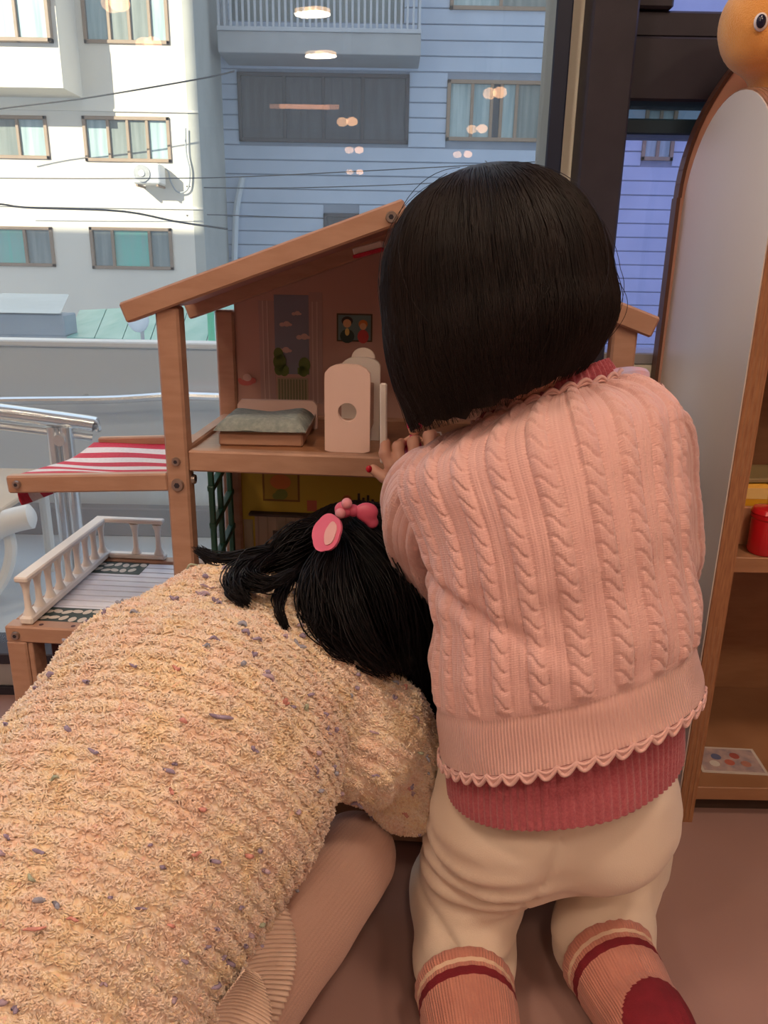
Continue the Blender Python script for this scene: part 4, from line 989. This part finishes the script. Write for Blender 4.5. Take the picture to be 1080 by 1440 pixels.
# trousers
hipL, hipR = P(716, 1150, .615), P(836, 1132, .62)
kL = np.array([P(648, 1260, .70)[0], .705, .058]); kR = np.array([P(880, 1240, .76)[0]-.016, .76, .058])
aL = G(661, 1428, .052); aR = G(880, 1392, .055)
cL = G(655, 1345, .05); cR = G(845, 1322, .052)
prims = [ell(hipL+(.002, .015, .0), (.071, .084, .078)), ell(hipR+(0, .012, -.005), (.078, .088, .078)), ell((hipL+hipR)/2+(0, .02, .05), (.098, .082, .06)), ell((hipL+hipR)/2+(0, .0, .10), (.097, .078, .05)),
         cone(hipL+(-.002, .012, -.01), kL+(.004, -.03, .02), .064, .058), cone(kL, cL, .054, .046), cone(cL, aL, .046, .030),
         cone(hipR+(.012, .03, -.02), kR+(0, 0, .01), .07, .056), cone(kR, cR, .054, .046), cone(cR, aR, .046, .030)]
foldp = P(640, 1300, .62); fold2 = P(665, 1235, .58)
def pext(X, v):
    n = vnoise(X*np.array([18, 18, 30]))*.003+vnoise(X*np.array([50, 50, 80]))*.001
    d = X-foldp; n = n+.007*np.exp(-((d[..., 2]+.35*d[..., 0]-.002)/.006)**2)*np.exp(-(d[..., 0]-.03)**2/.004)*(X[..., 1] < .7)
    d = X-fold2
    for k in range(3): n = n+.0028*np.sin((d[..., 2]-.3*d[..., 0])*230+k)*np.exp(-(d[..., 0]**2/.004+(d[..., 2]+.02*k)**2/.0012))
    # seat seam
    sm = P(800, 1200, .53); xs = X[..., 0]-(sm[0]+(X[..., 2]-sm[2])*.25); n = n+.0035*np.exp(-(xs/.0028)**2)*(X[..., 1] < .6)*(X[..., 2] > .12)
    return v+n
V, Q = sdf_arrays(prims, .0042, .026, pext); tp = link('trousers', fast_mesh('trousers', V, Q, M['pants']), g2)

# socks over the shins and feet
def sock(K, R, name, heel):
    nv = 150; Pp, A, B = path_frames(K, R, nv); L = np.concatenate([[0], np.cumsum(np.linalg.norm(np.diff(Pp, axis=0), axis=1))])
    v, q, uv_, Vg_ = loft(Pp, A, B, 96, lambda U, Vv, V: .0004*np.sin(2*math.pi*U/.0032)+.0022*np.exp(-((Vv-.004)/.006)**2)+vnoise(V*40)*.0008)
    s = L[np.repeat(np.arange(nv-1), 96)]; mi = np.zeros(len(q), int)
    mi[(s > .0105) & (s < .0145)] = 2; mi[(s > .0195) & (s < .0285)] = 1
    fc = v[q].mean(1); mi[(np.linalg.norm(fc-heel, axis=1) < .047)] = 1; mi[s > L[-1]-.045] = 1
    o = link(name, fast_mesh(name, v, q, [M['sock_a'], M['sock_b'], M['sock_c']], True, mi, uv_), g2); return o
s0 = G(654, 1392, .05); s1 = G(664, 1455, .052)
d = (s1-s0)/np.linalg.norm(s1-s0)
sock([s0-d*.004, s0+d*.03, s0+d*.07, s0+d*.105+(0, 0, .004), s0+d*.15+(0, 0, -.008), s0+d*.19+(0, 0, -.016), s0+d*.21+(0, 0, -.02)], [.0465, .0455, .042, .04, .034, .026, .008], 'sock', s0+d*.135+np.array([0, 0, .04]))
s0 = G(858, 1352, .052); s1 = G(900, 1430, .055); d = (s1-s0)/np.linalg.norm(s1-s0)
sock([s0-d*.004, s0+d*.025, s0+d*.055, s0+d*.085+(0, 0, .004), s0+d*.13+(0, 0, -.006), s0+d*.17+(0, 0, -.016), s0+d*.19+(0, 0, -.02)], [.047, .045, .0415, .04, .034, .026, .008], 'sock', s0+d*.104+np.array([.010, 0, .036]))

# body under the clothes: one continuous mesh, hands finer
hc2 = P(703, 415, .668)
nk = P(770, 560, .66)
def face_prims(c, Rm, s=1.0):
    Rm = np.array(Rm); t = lambda *p: c+Rm@(np.array(p)*s)
    return [ell(c, np.array([.078, .088, .092])*s, Rm), ell(t(0, .045, -.045), np.array([.055, .05, .05])*s, Rm), cone(t(0, .09, -.005), t(0, .101, -.022), .007*s, .010*s), cone(t(-.02, .082, -.02), t(-.025, .075, -.03), .02*s, .02*s), cone(t(.02, .082, -.02), t(.025, .075, -.03), .02*s, .02*s),
            cone(t(-.016, .087, -.052), t(.016, .087, -.052), .006*s, .006*s), ell(t(-.08, .0, -.012), np.array([.01, .016, .024])*s, Rm), ell(t(.08, .0, -.012), np.array([.01, .016, .024])*s, Rm)]
def rot(ax, ay, az): return np.array(Matrix.Rotation(az, 3, 'Z') @ Matrix.Rotation(ay, 3, 'Y') @ Matrix.Rotation(ax, 3, 'X'))
HR = rot(math.radians(-8), math.radians(-9), math.radians(6))
wL = ARM_L[-1]; wR = ARM_R[-1]
torso = [np.array(x) for x in (P(700, 1060, .61), P(860, 1040, .61))]
bp_ = face_prims(hc2, HR)+[cone(hc2+(0, 0, -.05), nk, .04, .036), cone(nk, P(780, 720, .655), .032, .05), cone(P(780, 740, .65), P(790, 1000, .62), .06, .07), cone(P(700, 690, .66), P(880, 640, .66), .03, .03),
       cone(P(790, 1000, .62), hipL+(.02, .02, .02), .07, .07), cone(P(790, 1000, .62), hipR+(-.02, .02, .02), .07, .07), cone(hipL, kL, .055, .036), cone(kL, cL, .036, .03), cone(cL, aL, .03, .024), cone(hipR, kR, .055, .036), cone(kR, cR, .036, .03), cone(cR, aR, .03, .024)]
for K in (ARM_L, ARM_R):
    for i in range(len(K)-1): bp_.append(cone(K[i], K[i+1], .024-.001*i, .023-.001*i))
for a, px in ((aL, (668, 1490)), (aR, (915, 1470))):
    e_ = G(*px, .035); bp_.append(cone(a, e_, .028, .018))
Vb, Qb = sdf_arrays(bp_, .006, .018)
def hand(wrist, palm, chains, rads=.0070):
    pr = [cone(wrist, palm, .016, .016), ell(palm, (.019, .014, .014))]
    for ch in chains:
        for i in range(len(ch)-1): pr.append(cone(ch[i], ch[i+1], rads*(1-.07*i), rads*(1-.07*(i+1))))
    return sdf_arrays(pr, .0016, .003)
pmL = P(580, 672, .812)
fL = [[pmL+(-.012, -.004, .012), P(550, 655, .804), P(541, 638, .808), P(542, 622, .820)],
      [pmL+(-.006, .004, .014), P(562, 646, .804), P(560, 628, .810), P(565, 623, .832)],
      [pmL+(.004, .006, .014), P(583, 641, .802), P(581, 622, .808), P(585, 618, .832)],
      [pmL+(.012, .006, .012), P(605, 632, .806), P(603, 613, .812), P(608, 611, .832)],
      [pmL+(-.008, -.01, -.004), P(556, 680, .798), P(540, 671, .801), P(525, 660, .806)]]
hv = hand(wL, pmL, fL)
pmR = wR+np.array([-.03, .02, .01])
fR = [[pmR+(-.012+.009*k, .012, .0), pmR+(-.016+.011*k, .032, -.002), pmR+(-.016+.012*k, .046, -.014), pmR+(-.014+.012*k, .046, -.028)] for k in range(4)]+[[pmR+(-.016, 0, 0), pmR+(-.033, .012, -.002), pmR+(-.038, .028, -.008)]]
hv2 = hand(wR, pmR, fR)
Vm, Qm = merge([(Vb, Qb), hv, hv2]); link('body', fast_mesh('body', Vm, Qm, M['skin']), g2)
for ch in (fL[4],):
    t_ = ch[-1]; MB().ell((0, 0, 0), (.0034, .0022, .0040)).build('fingernail', M['nail'], g2, True, tuple(t_+np.array([-.0045, -.0045, .0015])))

# hair: a bob, shell plus strands
def bob(c, Rm, a, b, top, hem, curl, crown=(0, 0), lift=1.0):
    """returns f(theta, v): theta 0 = right, -pi/2 = back (towards camera), pi/2 = face"""
    c = np.array(c); Rm = np.array(Rm)
    def f(th, v, off=0.0):
        th, v = np.broadcast_arrays(np.asarray(th, float), np.asarray(v, float))
        ph = np.clip(v/.46, 0, 1)*math.pi/2; w_ = np.clip((v-.46)/.54, 0, 1)
        r = np.where(v < .46, np.sin(ph)**.92, 1+.035*np.sin(math.pi*np.clip(w_*1.25, 0, 1))-curl(th)*w_**2.6)
        z = np.where(v < .46, np.cos(ph)*top, -w_*hem(th))
        x = (a+off)*r*np.cos(th)+crown[0]*(1-np.clip(v/.46, 0, 1)); y = (b+off)*r*np.sin(th)+crown[1]*(1-np.clip(v/.46, 0, 1)); z = z+off*np.cos(ph)
        return c+np.stack([x, y, z], -1)@Rm.T
    return f
def hair_object(f, parent, n_th=260, n_v=110, strands=2600, name='hair', seed=1, extra=None, rad=.00045, vmin=.02, loose=60, m=None):
    r = np.random.default_rng(seed); m = m or M['hair']
    th = np.linspace(-math.pi, math.pi, n_th, endpoint=False); v = np.linspace(0.0, 1, n_v)
    T, Vv = np.meshgrid(th, v)
    lock = r.random(64); k = (th+math.pi)/(2*math.pi)*64; i0 = np.floor(k).astype(int) % 64; fr = k-np.floor(k); lk = lock[i0]*(1-fr)+lock[(i0+1) % 64]*fr
    fine = r.random(n_th)
    vv = Vv*(1-.05*lk[None]*(Vv > .8)*(Vv-.8)/.2)
    X = f(T, vv, (lk[None]*.0022+fine[None]*.0006-.0015)*sstep(.2, .6, Vv))
    idx = np.arange(n_th*n_v).reshape(n_v, n_th); nx = np.roll(idx, -1, axis=1)
    Q0 = np.stack([idx[:-1], nx[:-1], nx[1:], idx[1:]], -1).reshape(-1, 4)
    ms_ = 16; t0 = r.uniform(-math.pi, math.pi, strands); v0 = r.random(strands)**2*.42; v1 = np.clip(.90+r.random(strands)*.12, 0, 1.02)
    s = np.linspace(0, 1, ms_)[None]; Vs = v0[:, None]+(v1-v0)[:, None]*s; Ts = t0[:, None]+.10*r.normal(size=(strands, 1))*s**2+.02*np.sin(6*s+r.uniform(0, 6, (strands, 1)))
    off = -.0012+(.0016+.0012*r.random((strands, 1)))*np.minimum(1, s*5)+.0012*s*r.random((strands, 1))
    Pth = f(Ts, Vs, off); taper = (1-.75*s**4)*(.5+.5*np.minimum(1, s*8))
    S1 = tubes_fast(Pth, rad*taper*(.7+.6*r.random((strands, 1))), 3)
    L = loose; t0 = r.uniform(-math.pi, math.pi, L); v0 = r.uniform(.03, .7, L); Vs = np.clip(v0[:, None]+.35*s, 0, 1.03); Ts = t0[:, None]+.25*r.normal(size=(L, 1))*s
    S2 = tubes_fast(f(Ts, Vs, .0015+.006*r.random((L, 1))*np.sin(math.pi*s)+.003*r.random((L, 1))*s), .00028*np.ones(ms_), 3)
    ps = [(X.reshape(-1, 3), Q0), S1, S2]+(extra or [])
    Vh, Qh = merge(ps); o = link(name, fast_mesh(name, Vh, Qh, m), parent); return o
def hem2(th):
    front = np.exp(-((np.mod(th, 2*math.pi)-math.pi/2)/.62)**4)
    return (.087-.018*np.cos(th)-.0045*np.clip(-np.sin(th+.5), 0, 1))*(1-front)+front*(-.0+.008)
h2 = bob(hc2+(-.004, .0, .002), HR, .0925, .098, .094, hem2, lambda th: .2+.10*np.cos(th)+.16*np.exp(-((np.mod(th, 2*math.pi)-1.5*math.pi)/.5)**2), crown=(-.004, -.02))
hair_object(h2, g2, strands=3600, n_th=420)
eyem = mat('eye dark', (.02, .012, .01), .15, scale=9, var=.05)
for s in (-1, 1): MB().ell((0, 0, 0), (.011, .006, .008)).build('eye', eyem, g2, True, tuple(hc2+HR@np.array([s*.032, .083, .0])))

# ------------------------------------------------------------------ child on the left (speckled fluffy sweater)
g1 = thing('person', 'crouching small child with speckled fluffy cream sweater leaning into the dollhouse', 'person', (0, 0, 0))
sp = [P(362, 975, .66), P(262, 1068, .575), P(140, 1230, .505), P(95, 1390, .46)]
SW = [cone(sp[0], sp[1], .098, .126), cone(sp[1], sp[2], .128, .128), cone(sp[2], sp[3], .128, .118), cone(sp[3], P(90, 1520, .43), .118, .11),
      cone(P(300, 885, .665), P(230, 960, .62), .046, .075), cone(P(370, 885, .675), P(430, 930, .67), .048, .052), cone(P(300, 880, .67), P(290, 900, .78), .045, .035),
      cone(P(465, 1000, .665), P(520, 1035, .668), .057, .056), cone(P(520, 1035, .668), P(580, 1092, .70), .054, .047), cone(P(580, 1095, .70), P(600, 1085, .79), .047, .036)]
rowdir = (P(420, 1010, .60)-P(130, 900, .60)); rowdir /= np.linalg.norm(rowdir)
rowperp = P(290, 900, .62)-P(220, 1100, .50); rowperp -= rowdir*(rowperp@rowdir); rowperp /= np.linalg.norm(rowperp)
def sext(X, v):
    n = vnoise(X*np.array([14, 14, 14])+9)*.004+vnoise(X*np.array([60, 60, 60]))*.0016
    # fold where sleeve meets the body
    a_, b_ = P(545, 960, .62), P(455, 1130, .58); ab = b_-a_; t = np.clip(((X-a_)@ab)/(ab@ab), 0, 1); dd = np.linalg.norm(X-a_-t[..., None]*ab, axis=-1)
    rw = X@rowperp; return v+n+.004*np.exp(-(dd/.012)**2)-.0023*np.sin(2*math.pi*rw/.0112+1.5*vnoise(X*9))
Vw, Qw = sdf_arrays(SW, .0045, .035, sext)
# open the hem: the sweater ends above the floor
keep = (Vw[Qw][:, :, 2].mean(1) > .045)
Qw = Qw[keep]; Nw = vnormals(Vw, Qw)
cols = [(.76, .56, .36), (.72, .47, .33), (.80, .66, .48), (.70, .52, .26)]
bm = bpy.data.materials.new('boucle yarn'); bm.use_nodes = True; nt = bm.node_tree; bsd = nt.nodes['Principled BSDF']; bsd.inputs['Roughness'].default_value = 1.0; bsd.inputs['Specular IOR Level'].default_value = .08; bsd.inputs['Sheen Weight'].default_value = .5
tc = nt.nodes.new('ShaderNodeTexCoord'); n1 = nt.nodes.new('ShaderNodeTexNoise'); n1.inputs['Scale'].default_value = 190; n1.inputs['Detail'].default_value = 2
nt.links.new(tc.outputs['Object'], n1.inputs['Vector']); rp = nt.nodes.new('ShaderNodeValToRGB'); el = rp.color_ramp.elements
el[0].position = .30; el[0].color = (.72, .51, .37, 1); el[1].position = .72; el[1].color = (.84, .58, .50, 1)
for pos, c in ((.42, (.82, .63, .49)), (.52, (.90, .77, .67)), (.61, (.84, .66, .46))):
    x_ = el.new(pos); x_.color = (*c, 1)
nt.links.new(n1.outputs['Fac'], rp.inputs[0])
n3 = nt.nodes.new('ShaderNodeTexNoise'); n3.inputs['Scale'].default_value = 34; n3.inputs['Detail'].default_value = 3; nt.links.new(tc.outputs['Object'], n3.inputs['Vector'])
r3 = nt.nodes.new('ShaderNodeValToRGB'); r3.color_ramp.elements[0].position = .36; r3.color_ramp.elements[0].color = (1.0, .90, .62, 1); r3.color_ramp.elements[1].position = .64; r3.color_ramp.elements[1].color = (1.0, .80, .74, 1)
x_ = r3.color_ramp.elements.new(.5); x_.color = (1, .96, .90, 1); nt.links.new(n3.outputs['Fac'], r3.inputs[0])
mx3 = nt.nodes.new('ShaderNodeMix'); mx3.data_type = 'RGBA'; mx3.blend_type = 'MULTIPLY'; mx3.inputs[0].default_value = .55
nt.links.new(rp.outputs[0], mx3.inputs[6]); nt.links.new(r3.outputs[0], mx3.inputs[7]); nt.links.new(mx3.outputs[2], bsd.inputs['Base Color'])
swo = link('sweater', fast_mesh('sweater', Vw, Qw, bm), g1); swo['label'] = 'fluffy cream boucle sweater with coloured flecks'
# boucle loops: short curled yarn bits standing on the knit rows
tri = Vw[Qw]; ar = np.linalg.norm(np.cross(tri[:, 2]-tri[:, 0], tri[:, 3]-tri[:, 1]), axis=1); fcen = tri.mean(1); vd = CAM-fcen; vd /= np.linalg.norm(vd, axis=1, keepdims=True)
ar = ar*np.clip(.45+np.einsum('ij,ij->i', Nw[Qw].mean(1), vd), 0, .8)*(fcen[:, 0] > -.62)*(.52+.48*np.sin(2*math.pi*(fcen@rowperp)/.0112+1.5*vnoise(fcen*9)))**1.5
NT = 84000; r = np.random.default_rng(5)
def scatter(nn, pad=0.0):
    f = r.choice(len(Qw), nn, p=ar/ar.sum()); a, b = r.random((nn, 1)), r.random((nn, 1)); q = tri[f]
    p = (q[:, 0]*(1-a)+q[:, 1]*a)*(1-b)+(q[:, 3]*(1-a)+q[:, 2]*a)*b; n_ = Nw[Qw[f]].mean(1); return p, n_/np.linalg.norm(n_, axis=1, keepdims=True)
rowdir = (P(420, 1010, .60)-P(130, 900, .60)); rowdir /= np.linalg.norm(rowdir)
p0, n0 = scatter(NT)
t0 = rowdir-n0*(n0@rowdir)[:, None]+.55*r.normal(size=(NT, 3)); t0 -= n0*np.einsum('ij,ij->i', t0, n0)[:, None]; t0 /= np.linalg.norm(t0, axis=1, keepdims=True); s0_ = np.cross(n0, t0)
ln = .0011+.0013*r.random((NT, 1)); hh = .0009+.0020*r.random((NT, 1)); sw_ = .0010*r.normal(size=(NT, 1))
bump_ = np.array([0, 1.0, .25]); lon = np.array([-1, 0, 1.]); lat = np.array([0, 1., -.5])
loops = p0[:, None]+t0[:, None]*(ln*lon)[..., None]+n0[:, None]*(hh*bump_)[..., None]+s0_[:, None]*(sw_*lat)[..., None]
Vt, Qt_ = tubes_fast(loops, .00082*np.array([1, 1.15, .7]), 3)
lo_ = link('yarn_loops', fast_mesh('yarn_loops', Vt, Qt_, bm), swo); lo_['kind'] = 'stuff'
fm = [mat('fleck '+n_, c, .8, scale=300, var=.2) for n_, c in (('violet', (.34, .27, .38)), ('blue', (.34, .34, .41)), ('coral', (.70, .31, .26)), ('mint', (.42, .46, .34)), ('lilac', (.46, .34, .41)))]
NF = 230; p0, n0 = scatter(NF); parts = []; mis = []
t0 = rowdir+.3*r.normal(size=(NF, 3)); t0 -= n0*np.einsum('ij,ij->i', t0, n0)[:, None]; t0 /= np.linalg.norm(t0, axis=1, keepdims=True)
kk = np.linspace(-1, 1, 6); szs = np.clip(.003*np.exp(.45*r.normal(size=(NF, 1))), .0015, .009)
pth = p0[:, None]+t0[:, None]*(szs*kk)[..., None]+n0[:, None]*(.0032+.0018*np.sin(kk*3+r.uniform(0, 6, (NF, 1))))[..., None]
Vf, Qf = tubes_fast(pth, .0017*np.sqrt(np.clip(1-kk**2*.85, 0, 1))*(.6+.6*r.random((NF, 1))), 6)
mm = r.choice(5, NF, p=[.4, .2, .13, .09, .18]); fo = link('yarn_flecks', fast_mesh('yarn_flecks', Vf, Qf, fm, True, np.repeat(mm, 30)), swo); fo['kind'] = 'stuff'

# tights, skirt
M['tights'] = mat('beige ribbed tights', (.52, .325, .26), .8, scale=8, c2=(.48, .295, .235), bump=.2, bscale=900, sheen=.2)
kn1 = P(512, 1195, .70); th0 = P(330, 1380, .50)
lg = [P(280, 1465, .455), P(342, 1392, .51), P(415, 1305, .57), P(485, 1219, .65), P(510, 1187, .68), P(516, 1180, .69)]
Pp, A, B = path_frames(lg, [.056, .054, .051, .047, .040, .012], 80)
v, q, uv_, _ = loft(Pp, A, B, 330, lambda U, Vv, V: .00028*np.sin(2*math.pi*U/.0036)+vnoise(V*25)*.0015)
link('tights', fast_mesh('tights', v, q, M['tights'], True, None, uv_), g1)
lg2 = [G(290, 1450, .042), G(385, 1350, .042), G(455, 1272, .042), G(480, 1245, .042)]
Pp, A, B = path_frames(lg2, [.03, .039, .040, .038], 80); v, q, uv_, _ = loft(Pp, A, B, 300, lambda U, Vv, V: .00028*np.sin(2*math.pi*U/.0036)); link('tights', fast_mesh('tights', v, q, M['tights'], True, None, uv_), g1)
# pleated skirt flaring below the hem
SK = mat('sheer pleated skirt', (.62, .44, .34), .45, scale=20, c2=(.56, .39, .30), sheen=.4)
def fan(pts_in, pts_out, npl, amp):
    a = catmull(pts_in, np.linspace(0, 1, npl*8)); b = catmull(pts_out, np.linspace(0, 1, npl*8)); s = np.linspace(0, 1, 24)[:, None, None]
    Gd = a[None]*(1-s)+b[None]*s; nn = np.cross(b-a, np.gradient((a+b)/2, axis=0)); nn /= np.linalg.norm(nn, axis=1, keepdims=True)
    w_ = np.sin(2*math.pi*np.arange(npl*8)/8); Gd = Gd+nn[None]*(amp*w_[None, :, None]*(.4+.6*s))+nn[None]*.008*np.sin(math.pi*s); idx = np.arange(Gd.shape[0]*Gd.shape[1]).reshape(Gd.shape[:2])
    return Gd.reshape(-1, 3), np.stack([idx[:-1, :-1], idx[:-1, 1:], idx[1:, 1:], idx[1:, :-1]], -1).reshape(-1, 4)
f1 = fan([P(385, 1255, .485), P(345, 1330, .455), P(315, 1400, .435), P(280, 1470, .42)], [P(398, 1262, .495), P(416, 1320, .482), P(410, 1385, .465), P(380, 1460, .45)], 30, .0014)
f2 = fan([P(345, 1365, .43), P(310, 1410, .42), P(270, 1470, .41)], [P(366, 1372, .44), P(382, 1430, .432), P(360, 1500, .42)], 24, .0014)
v, q = merge([f1, f2]); o = link('pleated_skirt', fast_mesh('pleated_skirt', v, q, SK), g1); md = o.modifiers.new('s', 'SOLIDIFY'); md.thickness = .0008

# head, hair and body of the crouching child
hc1 = P(505, 838, .775)
H1 = rot(math.radians(-52), math.radians(-14), math.radians(-18))
bp1 = face_prims(hc1, H1, .95)+[cone(hc1+H1@np.array([0, -.02, -.05]), sp[0]+(.03, .03, .02), .038, .045), cone(sp[0], sp[1], .07, .08), cone(sp[1], sp[2], .08, .085), cone(sp[2], P(300, 1420, .49), .08, .045), cone(P(300, 1420, .49), P(495, 1210, .66), .042, .032), cone(G(470, 1255, .042), G(300, 1440, .042), .03, .022),
       cone(sp[2]+(-.03, 0, -.04), np.array([-.17, .68, .06]), .06, .04), cone(np.array([-.17, .68, .06]), np.array([-.25, .45, .045]), .038, .026),
       cone(P(480, 990, .665), P(572, 1088, .70), .028, .024), cone(P(572, 1088, .70), P(592, 1070, .80), .024, .02), cone(P(310, 890, .665), P(290, 900, .80), .028, .02)]
Vb, Qb = sdf_arrays(bp1, .006, .018)
def simple_hand(wr, fw, up, sd):
    pm_ = wr+fw*.03; ch = [[pm_+sd*(.011*(k-1.5))+fw*.012, pm_+sd*(.012*(k-1.5))+fw*.03-up*.002, pm_+sd*(.012*(k-1.5))+fw*(.044-.003*abs(k-1.3))-up*.012] for k in range(4)]+[[pm_-sd*.014, pm_-sd*.03+fw*.012, pm_-sd*.033+fw*.026-up*.004]]
    return hand(wr, pm_, ch, .0078)
e1 = simple_hand(P(592, 1070, .80), np.array([-.15, .95, .1]), np.array([0, 0, 1.]), np.array([1., 0, 0])); e2 = simple_hand(P(290, 900, .80), np.array([.25, .95, -.1]), np.array([0, 0, 1.]), np.array([-1., 0, 0]))
Vm, Qm = merge([(Vb, Qb), e1, e2]); link('body', fast_mesh('body', Vm, Qm, M['skin']), g1)
M['hair_black'] = mat('black hair', (.005, .004, .005), .5, scale=60, c2=(.008, .006, .007), stretch=(1, 1, .15), spec=.2)
# loose locks: tail lying on the back, wisps, curtain falling on the right
ex = []; r = np.random.default_rng(11)
def lock(keys, n, spread, rad=.0008, m_=15, tip=.5):
    K = np.array(keys); t = np.linspace(0, 1, m_); base = catmull(K, t); Pth = []
    for i in range(n):
        o = r.normal(size=3)*spread; o2 = r.normal(size=3)*spread*tip; w_ = r.uniform(0, 6)
        s = t[:, None]; Pth.append(base+o*np.sin(math.pi*np.clip(s*.85+.1, 0, 1))+o2*s+.0015*np.sin(s*9+w_)*r.normal(size=3))
    ex.append(tubes_fast(np.array(Pth), rad*(1-.7*t**5), 3))
lock([P(440, 765, .715), P(400, 775, .70), P(350, 785, .69), P(310, 790, .685), P(278, 774, .69)], 130, .0035)
lock([P(440, 770, .71), P(390, 790, .69), P(345, 800, .675), P(330, 825, .632), P(345, 845, .620)], 200, .005)
lock([P(430, 775, .71), P(380, 785, .685), P(350, 810, .635), P(375, 822, .626), P(410, 805, .64)], 120, .0035)
lock([P(430, 790, .70), P(405, 815, .67), P(392, 850, .622), P(402, 884, .612)], 60, .0022)
lock([P(450, 800, .70), P(425, 830, .665), P(440, 870, .62), P(430, 890, .612)], 14, .004, .0004)
lock([P(455, 810, .70), P(460, 850, .665), P(445, 885, .645)], 14, .004, .0004)
lock([P(455, 745, .725), P(430, 750, .712), P(405, 765, .70), P(380, 785, .69)], 160, .006)
lock([P(520, 720, .75), P(575, 770, .74), P(605, 850, .735), P(612, 930, .73), P(608, 1000, .725)], 300, .011)
lock([P(500, 740, .72), P(550, 800, .70), P(575, 880, .695), P(585, 960, .70)], 300, .011)
lock([P(480, 750, .71), P(520, 820, .685), P(540, 890, .672), P(560, 940, .675)], 300, .011)
lock([P(470, 765, .70), P(448, 825, .655), P(455, 880, .632), P(492, 918, .628)], 330, .008)
lock([P(480, 765, .70), P(480, 840, .65), P(505, 900, .635), P(545, 940, .64)], 330, .008)
lock([P(465, 760, .71), P(480, 820, .675), P(490, 870, .655), P(520, 925, .65)], 240, .009)
def hem1(th):
    front = np.exp(-((np.mod(th, 2*math.pi)-math.pi/2)/.62)**4)
    return (.1-.0*np.cos(th))*(1-front)+front*.0
h1 = bob(hc1, H1, .092, .096, .098, hem1, lambda th: .25+0*th, crown=(0, -.01))
hair_object(h1, g1, strands=2000, seed=3, extra=ex, loose=60, m=M['hair_black'])

# hair clips
pk = mat('pink enamel clip', (.72, .16, .26), .3, scale=30, c2=(.68, .14, .24)); pk2 = mat('pink satin bow', (.7, .12, .2), .4, scale=40, c2=(.62, .09, .17))
hp = [ell(hc1, (.1, .1, .1))]
c0 = P(461, 750, .676); nrm = (CAM-c0); nrm /= np.linalg.norm(nrm); nrm = nrm*.8+np.array([-.5, 0, .25]); nrm /= np.linalg.norm(nrm)
rt = np.cross([0, 0, 1.], nrm); rt /= np.linalg.norm(rt); up_ = np.cross(nrm, rt)
Mc = Matrix(((rt[0], up_[0], nrm[0], c0[0]), (rt[1], up_[1], nrm[1], c0[1]), (rt[2], up_[2], nrm[2], c0[2]), (0, 0, 0, 1)))
hcl = thing('hair_clip', 'flat pink scalloped hair clip on the crouching child head, left of the bow', 'hair clip', (0, 0, 0)); hcl.matrix_world = Mc
pts = []
for k in range(60):
    a = 2*math.pi*k/60; rr_ = 1+.07*abs(math.sin(2.5*a)); pts.append((.0142*rr_*math.cos(a), .0172*rr_*math.sin(a)))
MB().prism(pts, 'z', 0, .003).build('plate', pk, hcl)
MB().prism([(.38*x+.005, .62*y) for x, y in pts], 'z', .003, .0042).build('inset', mat('pale pink enamel', (.75, .42, .42), .3, scale=30, var=.06), hcl)
MB().box((-.002, -.013, -.0035), (.002, .013, -.0002), .0005).build('pin', M['metal'], hcl)
cb = P(497, 718, .705)
bw = thing('hair_bow', 'glossy pink bow hair tie with two beads on top of the crouching child head', 'hair tie', tuple(cb))
MB().ell((0, 0, 0), (.006, .006, .006)).build('knot', pk2, bw, True)
V, Q = sdf_arrays([ell((.0125, 0, -.001), (.011, .006, .009)), cone((.004, 0, 0), (.018, .002, -.012), .003, .006)], .0015, .004); link('loop', fast_mesh('loop', V, Q, pk2), bw)
V, Q = sdf_arrays([ell((-.009, 0, .001), (.009, .006, .008)), cone((-.004, 0, 0), (-.012, .002, -.004), .003, .004)], .0015, .004); link('loop', fast_mesh('loop', V, Q, pk2), bw)
for x, z in ((-.006, .009), (-.012, -.001)): MB().ell((x, -.006, z), (.0052, .0052, .0052)).build('bead', mat('pearl pink bead', (.75, .3, .34), .15, scale=9, var=.05), bw, True)
